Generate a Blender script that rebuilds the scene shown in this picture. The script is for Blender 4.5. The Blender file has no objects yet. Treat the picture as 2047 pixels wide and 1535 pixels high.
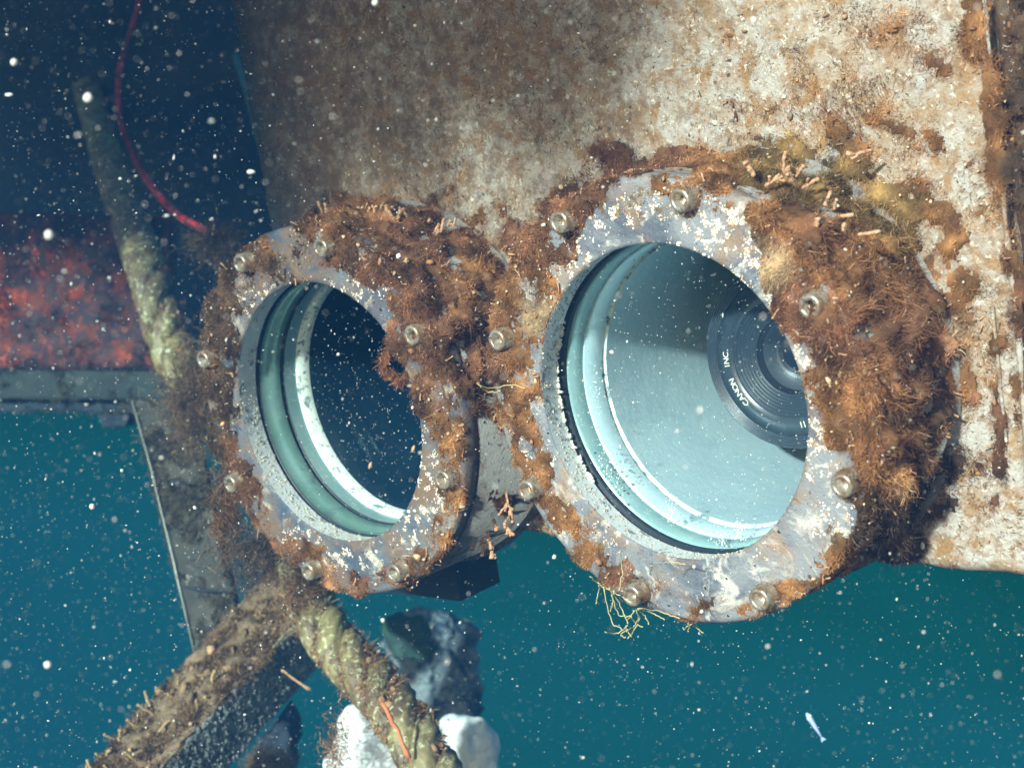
import bpy, math, random
import numpy as np
from mathutils import Matrix, Vector
random.seed(7); RNG = np.random.default_rng(7)
S = bpy.context.scene
COL = S.collection

# ---------------------------------------------------------------- camera
F = 3200.0                                    # focal length in photograph pixels (2047 wide)
cam_d = bpy.data.cameras.new("camera"); cam = bpy.data.objects.new("camera", cam_d); COL.objects.link(cam)
cam.location = (0, 0, 0); cam.rotation_euler = (math.radians(90), 0, 0)
cam_d.sensor_width = 36; cam_d.lens = 36 * F / 2047
cam_d.clip_start = 0.02; cam_d.clip_end = 60
cam_d.dof.use_dof = True; cam_d.dof.focus_distance = 0.64; cam_d.dof.aperture_fstop = 18
S.camera = cam

# frame of the housing: u right along its face, v up, n out of the face
d = np.array([.8995, 1, .3095]); d /= np.linalg.norm(d)
u = np.array([d[1], -d[0], 0]); u /= np.linalg.norm(u)
v = np.cross(u, d); n = -d
def at(px, py, Y): return np.array([(px - 1023.5) / F * Y, Y, (767.5 - py) / F * Y])
CR = at(1330.1, 808.5, .6)                     # centre of the right port's front face

# ---------------------------------------------------------------- light
SUN_IN = (-.22, -.50)                          # travel across the housing's face, per unit of depth
Ld = d + SUN_IN[0] * u + SUN_IN[1] * v; Ld /= np.linalg.norm(Ld)
sun_d = bpy.data.lights.new("sun", 'SUN'); sun = bpy.data.objects.new("sun", sun_d); COL.objects.link(sun)
sun_d.energy = 5.0; sun_d.angle = math.radians(2.2); sun_d.color = (1, .95, .88)
sun.rotation_euler = Vector(Ld).to_track_quat('-Z', 'Y').to_euler()
W = bpy.data.worlds.new("World"); S.world = W; W.use_nodes = True
sky = W.node_tree.nodes.new("ShaderNodeTexSky"); sky.sky_type = 'NISHITA'; sky.sun_disc = False
sky.sun_elevation = math.asin(-Ld[2]); sky.sun_rotation = math.atan2(-Ld[0], -Ld[1])
bg = W.node_tree.nodes["Background"]; bg.inputs[1].default_value = .09
W.node_tree.links.new(sky.outputs[0], bg.inputs[0])
S.view_settings.view_transform = 'Standard'; S.view_settings.look = 'None'
S.view_settings.exposure = 1.12; S.view_settings.gamma = 1.0
S.cycles.use_denoising = True
S.cycles.max_bounces = 6; S.cycles.transparent_max_bounces = 12; S.cycles.volume_bounces = 0
S.cycles.caustics_reflective = False; S.cycles.caustics_refractive = False
S.cycles.sample_clamp_indirect = 4

# ---------------------------------------------------------------- helpers
def tag(o, label=None, cat=None, group=None, kind=None):
    if label: o["label"] = label
    if cat: o["category"] = cat
    if group: o["group"] = group
    if kind: o["kind"] = kind
    return o
def empty(name, M=None, loc=None):
    o = bpy.data.objects.new(name, None); COL.objects.link(o); o.empty_display_size = .01
    if M is not None: o.matrix_world = M
    if loc is not None: o.location = loc
    return o
def mk(name, V, Fc, mat, parent=None, smooth=True, col=None, loc=None):
    """V (n,3) array; Fc list of faces or an (m,3)/(m,4) array"""
    me = bpy.data.meshes.new(name); V = np.asarray(V, np.float32)
    if isinstance(Fc, np.ndarray):
        k = Fc.shape[1]; m = len(Fc)
        me.vertices.add(len(V)); me.vertices.foreach_set("co", V.ravel())
        me.loops.add(m * k); me.loops.foreach_set("vertex_index", Fc.ravel().astype(np.int32))
        me.polygons.add(m); me.polygons.foreach_set("loop_start", np.arange(0, m * k, k, dtype=np.int32))
        me.update(calc_edges=True)
    else:
        me.from_pydata([tuple(map(float, p)) for p in V], [], Fc); me.update()
    me.polygons.foreach_set("use_smooth", np.full(len(me.polygons), smooth))
    if col is not None:
        a = me.color_attributes.new("Col", 'FLOAT_COLOR', 'POINT')
        c = np.ones((len(V), 4), np.float32); c[:, :3] = col; a.data.foreach_set("color", c.ravel())
    for m_ in (mat if isinstance(mat, (list, tuple)) else [mat]): me.materials.append(m_)
    o = bpy.data.objects.new(name, me); COL.objects.link(o)
    if parent is not None: o.parent = parent
    if loc is not None: o.location = loc
    return o
def thing(name, V, Fc, mat, label, cat, group=None, kind=None, smooth=True, col=None):
    """one-mesh thing: origin moved to the middle of its mesh"""
    V = np.asarray(V, float); c = V.mean(0)
    return tag(mk(name, V - c, Fc, mat, smooth=smooth, col=col, loc=tuple(c)), label, cat, group, kind)
def lathe(prof, N=160, closed=False):
    P = np.array(prof, float); a = np.linspace(0, 2 * np.pi, N, endpoint=False); k = len(P)
    V = np.stack([P[:, 0][:, None] * np.cos(a), P[:, 0][:, None] * np.sin(a), np.repeat(P[:, 1][:, None], N, 1)], 2).reshape(-1, 3)
    F_ = []
    for i in range(k - 1 + (1 if closed else 0)):
        j = (i + 1) % k
        a0 = i * N + np.arange(N); a1 = i * N + (np.arange(N) + 1) % N
        b0 = j * N + np.arange(N); b1 = j * N + (np.arange(N) + 1) % N
        F_.append(np.stack([a0, a1, b1, b0], 1))
    return V, np.concatenate(F_)
def tube(pts, rad, N=10, lobes=0, twist=0, amp=0, cap=True):
    P = np.array(pts, float); k = len(P); rad = np.broadcast_to(np.asarray(rad, float), (k,))
    T = np.gradient(P, axis=0); T /= np.linalg.norm(T, axis=1)[:, None] + 1e-12
    up = np.array([0.3, -.2, .93]); A = np.cross(T, up); A /= np.linalg.norm(A, axis=1)[:, None] + 1e-12; B = np.cross(T, A)
    s = np.concatenate([[0], np.cumsum(np.linalg.norm(np.diff(P, axis=0), axis=1))])
    ph = np.linspace(0, 2 * np.pi, N, endpoint=False)
    R = rad[:, None] * (1 + amp * np.cos(lobes * ph[None] + twist * s[:, None]) if lobes else np.ones((k, N)))
    V = P[:, None] + R[..., None] * (np.cos(ph)[None, :, None] * A[:, None] + np.sin(ph)[None, :, None] * B[:, None])
    V = V.reshape(-1, 3)
    i = np.arange(k - 1)[:, None]; j = np.arange(N)[None]
    F_ = np.stack([i * N + j, i * N + (j + 1) % N, (i + 1) * N + (j + 1) % N, (i + 1) * N + j], 2).reshape(-1, 4)
    if cap:
        V = np.concatenate([V, P[:1], P[-1:]]); c0, c1 = k * N, k * N + 1; jj = np.arange(N)
        F_ = np.concatenate([F_, np.stack([jj, np.full(N, c0), np.full(N, c0), (jj + 1) % N], 1)[:0]])
        tri = [[c0, (q + 1) % N, q] for q in range(N)] + [[c1, (k - 1) * N + q, (k - 1) * N + (q + 1) % N] for q in range(N)]
        return V, [list(map(int, f)) for f in F_] + tri
    return V, F_
def join(parts):
    Vs, Fs, o = [], [], 0
    for V, F_ in parts:
        Vs.append(np.asarray(V, float)); Fs += [[int(i) + o for i in f] for f in F_]; o += len(V)
    return np.concatenate(Vs), Fs
def box(x0, x1, y0, y1, z0, z1, b=0.0):
    if b <= 0:
        V = [(x, y, z) for z in (z0, z1) for y in (y0, y1) for x in (x0, x1)]
        return V, [[0, 2, 3, 1], [4, 5, 7, 6], [0, 1, 5, 4], [1, 3, 7, 5], [3, 2, 6, 7], [2, 0, 4, 6]]
    V, F_ = [], []
    # chamfered outline extruded: front chamfer only
    o = [(x0, y0), (x1, y0), (x1, y1), (x0, y1)]; i_ = [(x0 + b, y0 + b), (x1 - b, y0 + b), (x1 - b, y1 - b), (x0 + b, y1 - b)]
    V = [(x, y, z0) for x, y in o] + [(x, y, z1 - b) for x, y in o] + [(x, y, z1) for x, y in i_]
    F_ = [[3, 2, 1, 0], [8, 9, 10, 11]]
    for k in range(4):
        j = (k + 1) % 4; F_ += [[k, j, 4 + j, 4 + k], [4 + k, 4 + j, 8 + j, 8 + k]]
    return V, F_
def ico(sub=1):
    import bmesh
    bm = bmesh.new(); bmesh.ops.create_icosphere(bm, subdivisions=sub, radius=1)
    V = np.array([q.co[:] for q in bm.verts]); F_ = np.array([[q.index for q in f.verts] for f in bm.faces]); bm.free(); return V, F_
ICO1, ICO2, ICO3, ICO4 = ico(1), ico(2), ico(3), ico(4)
def blobs(P, R, base=ICO1, jit=.25, N=None, flat=None):
    """many lumps as one mesh. R (n,) radii; N normals + flat<1 flattens along them"""
    bv, bf = base; k = len(P); nv = len(bv)
    sc = 1 + jit * RNG.normal(size=(k, nv, 1))
    V = bv[None] * sc * np.asarray(R)[:, None, None]
    st = 1 + .35 * RNG.normal(size=(k, 1, 3)); V = V * np.clip(st, .5, 1.8)
    if N is not None and flat:
        h = np.einsum('kvi,ki->kv', V, N); V = V - (1 - flat) * h[..., None] * N[:, None]
    V = V + P[:, None]
    Fc = bf[None] + (np.arange(k) * nv)[:, None, None]
    return V.reshape(-1, 3), Fc.reshape(-1, 3)
_nz = {}
def nz(P, scale, seed=0, k=24):
    """smooth noise about -1..1, feature size = scale"""
    if seed not in _nz:
        r = np.random.default_rng(seed + 100); w = r.normal(size=(k, 3)); w /= np.linalg.norm(w, axis=1)[:, None]
        _nz[seed] = (w * r.uniform(.6, 1.9, (k, 1)), r.uniform(0, 6.28, k))
    w, p = _nz[seed]
    return np.sin(P @ w.T * (2 * np.pi / scale / 1.6) + p).sum(1) / math.sqrt(k / 2) * .7
def nz3(P, scale, seed): return np.stack([nz(P, scale, seed + q) for q in range(3)], 1)
def fbm(P, scale, seed): return nz(P, scale, seed) + .5 * nz(P, scale / 2.1, seed + 1) + .3 * nz(P, scale / 4.3, seed + 2)

# ---------------------------------------------------------------- materials
def mat(name):
    m = bpy.data.materials.new(name); m.use_nodes = True; nt = m.node_tree
    return m, nt, nt.nodes["Principled BSDF"], nt.nodes["Material Output"]
def N_(nt, t, **kw):
    x = nt.nodes.new(t)
    for k, val in kw.items(): setattr(x, k, val)
    return x
def noise(nt, scale, detail=6, rough=.6, co=None, dist=0):
    x = N_(nt, "ShaderNodeTexNoise"); x.inputs["Scale"].default_value = scale; x.inputs["Detail"].default_value = detail
    x.inputs["Roughness"].default_value = rough; x.inputs["Distortion"].default_value = dist
    if co is not None: nt.links.new(co, x.inputs["Vector"])
    return x
def ramp(nt, src, a, b, ca=(0, 0, 0, 1), cb=(1, 1, 1, 1)):
    x = N_(nt, "ShaderNodeValToRGB"); e = x.color_ramp.elements
    e[0].position = a; e[1].position = b; e[0].color = ca if len(ca) == 4 else (*ca, 1); e[1].color = cb if len(cb) == 4 else (*cb, 1)
    nt.links.new(src, x.inputs[0]); return x
def mix(nt, fac, A, B):
    x = N_(nt, "ShaderNodeMix", data_type='RGBA')
    for sock, val in ((x.inputs[0], fac), (x.inputs[6], A), (x.inputs[7], B)):
        if isinstance(val, bpy.types.NodeSocket): nt.links.new(val, sock)
        elif isinstance(val, (int, float)): sock.default_value = val
        else: sock.default_value = (*val, 1)
    return x.outputs[2]
def bump(nt, h, bs, strength=.4, dist=.001):
    b = N_(nt, "ShaderNodeBump"); b.inputs["Strength"].default_value = strength; b.inputs["Distance"].default_value = dist
    nt.links.new(h, b.inputs["Height"]); nt.links.new(b.outputs[0], bs.inputs["Normal"]); return b
def layered(name, base, layers, rough=.6, metal=0, bumps=(400, .4, .0006), spec=.4):
    """base colour + layers of (scale, lo, hi, colour, detail) noise masks"""
    m, nt, bs, out = mat(name); co = N_(nt, "ShaderNodeTexCoord").outputs["Object"]; c = base
    msk = None
    for q, (sc, lo, hi, colr, *r) in enumerate(layers):
        det = r[0] if r else 8
        mp = N_(nt, "ShaderNodeMapping"); mp.inputs["Location"].default_value = (q * .37 + .11, q * .71, q * .23); nt.links.new(co, mp.inputs[0])
        nn = noise(nt, sc, det, .68, mp.outputs[0], .6); rp = ramp(nt, nn.outputs[0], lo, hi)
        c = mix(nt, rp.outputs[0], c, colr); msk = rp.outputs[0]
    if isinstance(c, bpy.types.NodeSocket): nt.links.new(c, bs.inputs["Base Color"])
    else: bs.inputs["Base Color"].default_value = (*c, 1)
    bs.inputs["Roughness"].default_value = rough; bs.inputs["Metallic"].default_value = metal
    bs.inputs["Specular IOR Level"].default_value = spec
    if bumps: bump(nt, noise(nt, bumps[0], 8, .7, co).outputs[0], bs, bumps[1], bumps[2])
    return m
def vcol(name, rough=.8, trans=0.0, noise_sc=0, spec=.2):
    m, nt, bs, out = mat(name); a = N_(nt, "ShaderNodeAttribute", attribute_name="Col")
    nt.links.new(a.outputs["Color"], bs.inputs["Base Color"]); bs.inputs["Roughness"].default_value = rough
    bs.inputs["Specular IOR Level"].default_value = spec
    if trans:
        t = N_(nt, "ShaderNodeBsdfTranslucent"); nt.links.new(a.outputs["Color"], t.inputs[0])
        mx = N_(nt, "ShaderNodeMixShader"); mx.inputs[0].default_value = trans
        nt.links.new(bs.outputs[0], mx.inputs[1]); nt.links.new(t.outputs[0], mx.inputs[2]); nt.links.new(mx.outputs[0], out.inputs[0])
    if noise_sc:
        co = N_(nt, "ShaderNodeTexCoord").outputs["Object"]; bump(nt, noise(nt, noise_sc, 6, .7, co).outputs[0], bs, .6, .0006)
    return m
M_algae = vcol("brown_algae_fronds", .75, .35)
M_vc = vcol("encrusting_growth", .8, 0, 900)
M_panel = layered("fouled_paint_shaded_left", (.42, .40, .375),
    [(9, .35, .70, (.32, .30, .285)), (24, .46, .70, (.30, .20, .11), 12), (90, .45, .62, (.27, .155, .065), 12), (240, .50, .64, (.20, .125, .07), 8),
     (420, .58, .68, (.60, .57, .52), 4), (330, .63, .67, (.07, .045, .03), 4)], .7, 0, (700, .9, .0012))
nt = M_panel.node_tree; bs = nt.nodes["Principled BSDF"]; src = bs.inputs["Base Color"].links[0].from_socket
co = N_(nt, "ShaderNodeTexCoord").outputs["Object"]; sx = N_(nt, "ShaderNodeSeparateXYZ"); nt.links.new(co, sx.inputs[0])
gr = N_(nt, "ShaderNodeMapRange"); gr.inputs[1].default_value = .04; gr.inputs[2].default_value = -.24; gr.inputs[3].default_value = -.06; gr.inputs[4].default_value = .10; nt.links.new(sx.outputs[0], gr.inputs[0])  # brown fouling denser to the left, also standing in for fading light
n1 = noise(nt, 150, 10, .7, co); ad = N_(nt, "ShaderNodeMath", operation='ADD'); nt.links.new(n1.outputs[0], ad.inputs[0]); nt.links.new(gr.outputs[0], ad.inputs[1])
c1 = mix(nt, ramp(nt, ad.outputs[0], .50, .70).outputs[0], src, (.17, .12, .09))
g2 = N_(nt, "ShaderNodeMapRange"); g2.inputs[1].default_value = -.19; g2.inputs[2].default_value = -.285; g2.inputs[3].default_value = -.25; g2.inputs[4].default_value = .55; nt.links.new(sx.outputs[0], g2.inputs[0])  # shade at the plate's far left, darkened into the colour
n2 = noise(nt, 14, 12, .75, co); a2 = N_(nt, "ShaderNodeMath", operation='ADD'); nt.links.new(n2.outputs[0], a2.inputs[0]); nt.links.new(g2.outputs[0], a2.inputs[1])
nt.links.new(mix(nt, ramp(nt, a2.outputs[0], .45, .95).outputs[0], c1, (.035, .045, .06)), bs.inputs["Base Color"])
M_side = layered("brown_stained_shaded_plate", (.22, .21, .19), [(14, .36, .52, (.05, .03, .018)), (60, .44, .6, (.10, .05, .018)), (300, .62, .66, (.45, .43, .4), 4)], .75, 0, (600, .9, .0012))  # brown stains; darker overall, standing in for shade on the upper part
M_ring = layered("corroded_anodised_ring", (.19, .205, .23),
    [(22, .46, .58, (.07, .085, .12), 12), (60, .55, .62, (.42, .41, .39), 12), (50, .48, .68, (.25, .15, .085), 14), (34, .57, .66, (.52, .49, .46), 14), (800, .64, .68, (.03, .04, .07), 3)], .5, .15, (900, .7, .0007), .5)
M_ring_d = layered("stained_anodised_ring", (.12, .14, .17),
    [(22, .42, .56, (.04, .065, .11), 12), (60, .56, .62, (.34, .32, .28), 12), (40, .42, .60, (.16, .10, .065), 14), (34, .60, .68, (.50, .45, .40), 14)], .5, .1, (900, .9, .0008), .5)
M_tube = layered("fouled_port_side", (.24, .24, .235), [(60, .48, .62, (.16, .11, .075), 10), (260, .58, .66, (.08, .065, .06), 4), (340, .64, .70, (.4, .38, .36), 4)], .65, .0, (700, .8, .0009))
M_bolt = layered("pitted_bolt_steel", (.30, .28, .24), [(130, .40, .54, (.22, .13, .07)), (400, .60, .66, (.10, .08, .07), 4)], .32, .5, (900, .3, .0003))
M_bore = layered("tarnished_bore_metal", (.74, .78, .80), [(120, .58, .64, (.20, .25, .30), 12), (300, .60, .66, (.50, .42, .30), 6)], .34, .12, (800, .35, .0004))
M_black = layered("black_rubber_gasket", (.012, .02, .03), [(500, .64, .68, (.3, .33, .33), 4)], .5, 0, (600, .3, .0004))
M_green = layered("green_tinted_band", (.13, .25, .23), [(40, .4, .7, (.20, .33, .32), 6), (90, .55, .7, (.10, .17, .17), 8)], .26, .4, None, .6)
M_teal = layered("teal_tinted_band", (.24, .40, .42), [(60, .4, .7, (.32, .48, .49), 8), (420, .62, .66, (.65, .75, .7), 4)], .25, .3, (700, .2, .0003), .6)
M_speck = layered("speckled_pale_band", (.66, .76, .72), [(240, .53, .60, (.14, .20, .24), 10)], .34, .1, (700, .5, .0005))
M_inner = layered("pale_inner_tube", (.56, .74, .80), [(14, .35, .72, (.44, .61, .70), 5), (60, .5, .8, (.58, .70, .74), 12), (500, .66, .70, (.7, .8, .82), 3)], .36, .35, (34, .35, .002), .6)
M_dark = layered("dark_interior", (.015, .035, .055), [(20, .4, .7, (.02, .05, .07), 4)], .9, 0, None, .1)
M_lensb = layered("black_lens_barrel", (.018, .03, .045), [(300, .5, .7, (.03, .045, .06), 4)], .32, 0, None, .6)
M_letter = layered("pale_lettering", (.62, .62, .50), [(600, .4, .7, (.5, .5, .42), 3)], .6, 0, None)
M_navy = layered("dark_fouled_hull", (.010, .020, .038), [(3, .4, .65, (.016, .030, .048)), (14, .5, .7, (.03, .028, .03)), (60, .6, .68, (.05, .05, .05), 6)], .8, 0, (120, .6, .004))
M_red = layered("flaking_red_paint", (.40, .052, .012), [(8, .46, .54, (.03, .016, .025), 14), (40, .47, .53, (.045, .02, .025), 12), (90, .50, .56, (.13, .025, .012), 8)], .75, 0, (160, .8, .003))
M_steel = layered("silted_grey_steel", (.012, .019, .021), [(16, .42, .6, (.022, .029, .028)), (50, .55, .66, (.015, .015, .02), 10), (240, .64, .69, (.12, .12, .11), 4)], .85, .0, (300, .7, .001))
M_rope = layered("silted_rope_yarn", (.22, .185, .085), [(30, .42, .55, (.09, .06, .035), 12), (260, .56, .64, (.42, .46, .30), 4)], .5, 0, (500, .6, .0008), .5)
M_redhose = layered("bright_red_hose", (.62, .03, .05), [(30, .42, .62, (.16, .02, .03), 10), (160, .50, .58, (.08, .02, .03), 8)], .45, 0, (300, .4, .0006))
M_white = layered("white_sponge", (.66, .69, .72), [(40, .48, .7, (.50, .55, .60), 10), (150, .66, .70, (.18, .17, .16), 4)], .75, 0, (220, .7, .002))
M_mottle = layered("mottled_blue_sponge", (.08, .11, .14), [(22, .40, .62, (.19, .22, .25), 10), (40, .48, .58, (.015, .03, .06), 8)], .7, 0, (200, .6, .002))
M_greenish = layered("green_turf", (.02, .06, .05), [(60, .4, .7, (.03, .06, .06), 6)], .9, 0, (200, .6, .002))
M_foam = layered("blistered_grey_coating", (.15, .17, .17), [(90, .5, .62, (.24, .25, .24), 8), (200, .56, .62, (.05, .055, .06), 6)], .35, .1, (260, 1.0, .003), .6)
M_snow = layered("drifting_specks", (.68, .66, .62), [(9, .35, .66, (.26, .29, .30), 2)], .35, 0, None, .5)
def glass(name, tint=(.94, .98, 1.0), refl=.06, mx=.30):
    m, nt, bs, out = mat(name); nt.nodes.remove(bs)
    t = N_(nt, "ShaderNodeBsdfTransparent"); t.inputs[0].default_value = (*tint, 1)
    g = N_(nt, "ShaderNodeBsdfGlossy"); g.inputs["Roughness"].default_value = .05
    f = N_(nt, "ShaderNodeFresnel"); f.inputs[0].default_value = 1.14
    x = N_(nt, "ShaderNodeMixShader"); nt.links.new(f.outputs[0], x.inputs[0]); nt.links.new(t.outputs[0], x.inputs[1]); nt.links.new(g.outputs[0], x.inputs[2])
    nt.links.new(x.outputs[0], out.inputs[0]); return m
M_glass = glass("window_glass"); M_glass_d = glass("tinted_window_glass", (.55, .75, .85))

# ---------------------------------------------------------------- water backdrop
m, nt, bs, out = mat("open_water"); co = N_(nt, "ShaderNodeTexCoord").outputs["Object"]
nn = noise(nt, .25, 3, .5, co)
nt.links.new(ramp(nt, nn.outputs[0], .3, .7, (0.0, .023, .021), (0.0, .027, .024)).outputs[0], bs.inputs["Base Color"])
bs.inputs["Roughness"].default_value = 1; bs.inputs["Specular IOR Level"].default_value = 0; M_water = m
aa = np.radians(np.linspace(-80, 80, 33)); rr = 11.0
prof = [(rr, 5.0), (rr, 3), (rr, 1), (rr, -1), (rr, -3), (rr, -4.6), (rr * .95, -6), (rr * .8, -7), (.5, -7.3)]
V = np.array([[r_ * math.sin(a), r_ * math.cos(a), z] for r_, z in prof for a in aa]); k = len(aa)
Fc = np.array([[i * k + j, i * k + j + 1, (i + 1) * k + j + 1, (i + 1) * k + j] for i in range(len(prof) - 1) for j in range(k - 1)])
tag(mk("water", V, Fc[:, ::-1], M_water), kind="structure")

# ---------------------------------------------------------------- camera housing with its two ports
MH = Matrix(((u[0], v[0], n[0], CR[0]), (u[1], v[1], n[1], CR[1]), (u[2], v[2], n[2], CR[2]), (0, 0, 0, 1)))
MHn = np.array(MH)
def toW(P): P = np.asarray(P, float); return P @ MHn[:3, :3].T + MHn[:3, 3]
def toL(P): return (np.asarray(P, float) - MHn[:3, 3]) @ MHn[:3, :3]
def proj(Pw): return np.stack([1023.5 + F * Pw[:, 0] / Pw[:, 1], 767.5 - F * Pw[:, 2] / Pw[:, 1]], 1)
def plane_pt(px, py, c=-.062):
    """local point on the housing plane z=c seen at a photograph pixel"""
    r = at(px, py, 1.0); o = MHn[:3, 3] + n * c; t = (o @ n) / (r @ n); return toL((r * t)[None])[0]
RO, RI, BC, PLZ = .0863, .0607, .0795, -.062
PORTS = [(0.0, 0.0), (-.1935, -.006)]
housing = empty("camera_housing", MH)
tag(housing, "underwater camera housing with two round bolted ports on a pale plate fouled with brown algae", "camera housing")

# body panel: displaced grid so the edge and the skin are a little uneven, with two holes for the ports
def grid(x0, x1, y0, y1, nx, ny): 
    X, Y = np.meshgrid(np.linspace(x0, x1, nx), np.linspace(y0, y1, ny)); return X, Y
def panel_mesh(x0, x1, y0, y1, z, th, step, mat_, name, seed, ragged=.0015):
    nx = int((x1 - x0) / step); ny = int((y1 - y0) / step); X, Y = grid(x0, x1, y0, y1, nx, ny)
    P = np.stack([X.ravel(), Y.ravel(), np.full(X.size, z)], 1)
    h = .0006 * fbm(P, .05, seed) + .00025 * fbm(P, .008, seed + 3)
    e = np.minimum.reduce([(P[:, 0] - x0), (x1 - P[:, 0]), (P[:, 1] - y0), (y1 - P[:, 1])])
    rnd = .004; ed = np.clip(1 - e / rnd, 0, 1); P[:, 2] += h - rnd * .6 * ed ** 2
    onx = (P[:, 0] <= x0 + 1e-9) | (P[:, 0] >= x1 - 1e-9); ony = (P[:, 1] <= y0 + 1e-9) | (P[:, 1] >= y1 - 1e-9)
    P[onx, 0] += ragged * nz(P[onx], .03, seed + 7) * .6; P[ony, 1] += ragged * nz(P[ony], .03, seed + 8) * .6
    keep = np.ones(len(P), bool)
    for cx, cy in PORTS: keep &= np.hypot(P[:, 0] - cx, P[:, 1] - cy) > RO - .006
    i, j = np.meshgrid(np.arange(ny - 1), np.arange(nx - 1), indexing='ij'); a = (i * nx + j).ravel()
    Q = np.stack([a, a + 1, a + 1 + nx, a + nx], 1); Q = Q[keep[Q].all(1)]
    # rim walls back to z-th
    rim = np.concatenate([np.arange(nx), np.arange(1, ny) * nx + nx - 1, (ny - 1) * nx + np.arange(nx - 2, -1, -1), np.arange(ny - 2, 0, -1) * nx])
    B = P[rim].copy(); B[:, 2] = z - th; o = len(P); kk = len(rim); q = np.arange(kk)
    R_ = np.stack([rim, o + q, o + (q + 1) % kk, rim[(q + 1) % kk]], 1)
    return mk(name, np.concatenate([P, B]), np.concatenate([Q, R_]), mat_, housing)
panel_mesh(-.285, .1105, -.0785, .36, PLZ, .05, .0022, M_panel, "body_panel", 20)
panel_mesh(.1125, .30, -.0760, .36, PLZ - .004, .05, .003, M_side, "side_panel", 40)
# raised bead along the seam between the two panels, and a loose trim strip
yy = np.linspace(-.074, .35, 120); Pb = np.stack([.1118 + .0004 * np.sin(yy * 90), yy, np.full_like(yy, PLZ - .0005)], 1)
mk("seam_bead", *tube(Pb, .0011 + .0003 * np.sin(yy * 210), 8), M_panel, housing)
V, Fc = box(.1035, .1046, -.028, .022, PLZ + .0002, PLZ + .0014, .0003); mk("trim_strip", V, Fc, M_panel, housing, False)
V, Fc = box(-.328, -.212, -.126, -.0935, -.115, -.070, .014); mk("mounting_block", V, Fc, M_navy, housing, False)
V, Fc = box(-.31, -.02, -.100, -.0795, -.18, -.080, .003); pass

def bolt_mesh(r=.0045, h=.0066):
    N = 24; hexr = .0026; V = []; F_ = []
    def ringv(rad, z, hx=False):
        b = len(V)
        for q in range(N):
            a = 2 * math.pi * q / N
            rr_ = rad
            if hx: rr_ = rad * math.cos(math.pi / 6) / math.cos((a % (math.pi / 3)) - math.pi / 6)
            V.append((rr_ * math.cos(a), rr_ * math.sin(a), z))
        return b
    rs = [ringv(r * 1.12, .0002), ringv(r * 1.12, .0012), ringv(r * 1.0, .0013), ringv(r, h - .0008), ringv(r - .0006, h), ringv(hexr + .0004, h), ringv(hexr, h - .0004, True), ringv(hexr * .98, h - .0042, True)]
    for a, b in zip(rs[:-1], rs[1:]):
        for q in range(N): F_.append([a + q, a + (q + 1) % N, b + (q + 1) % N, b + q])
    F_.append([rs[-1] + q for q in range(N)])
    return V, F_
BV, BF = bolt_mesh()
bolt_me = None
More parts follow.
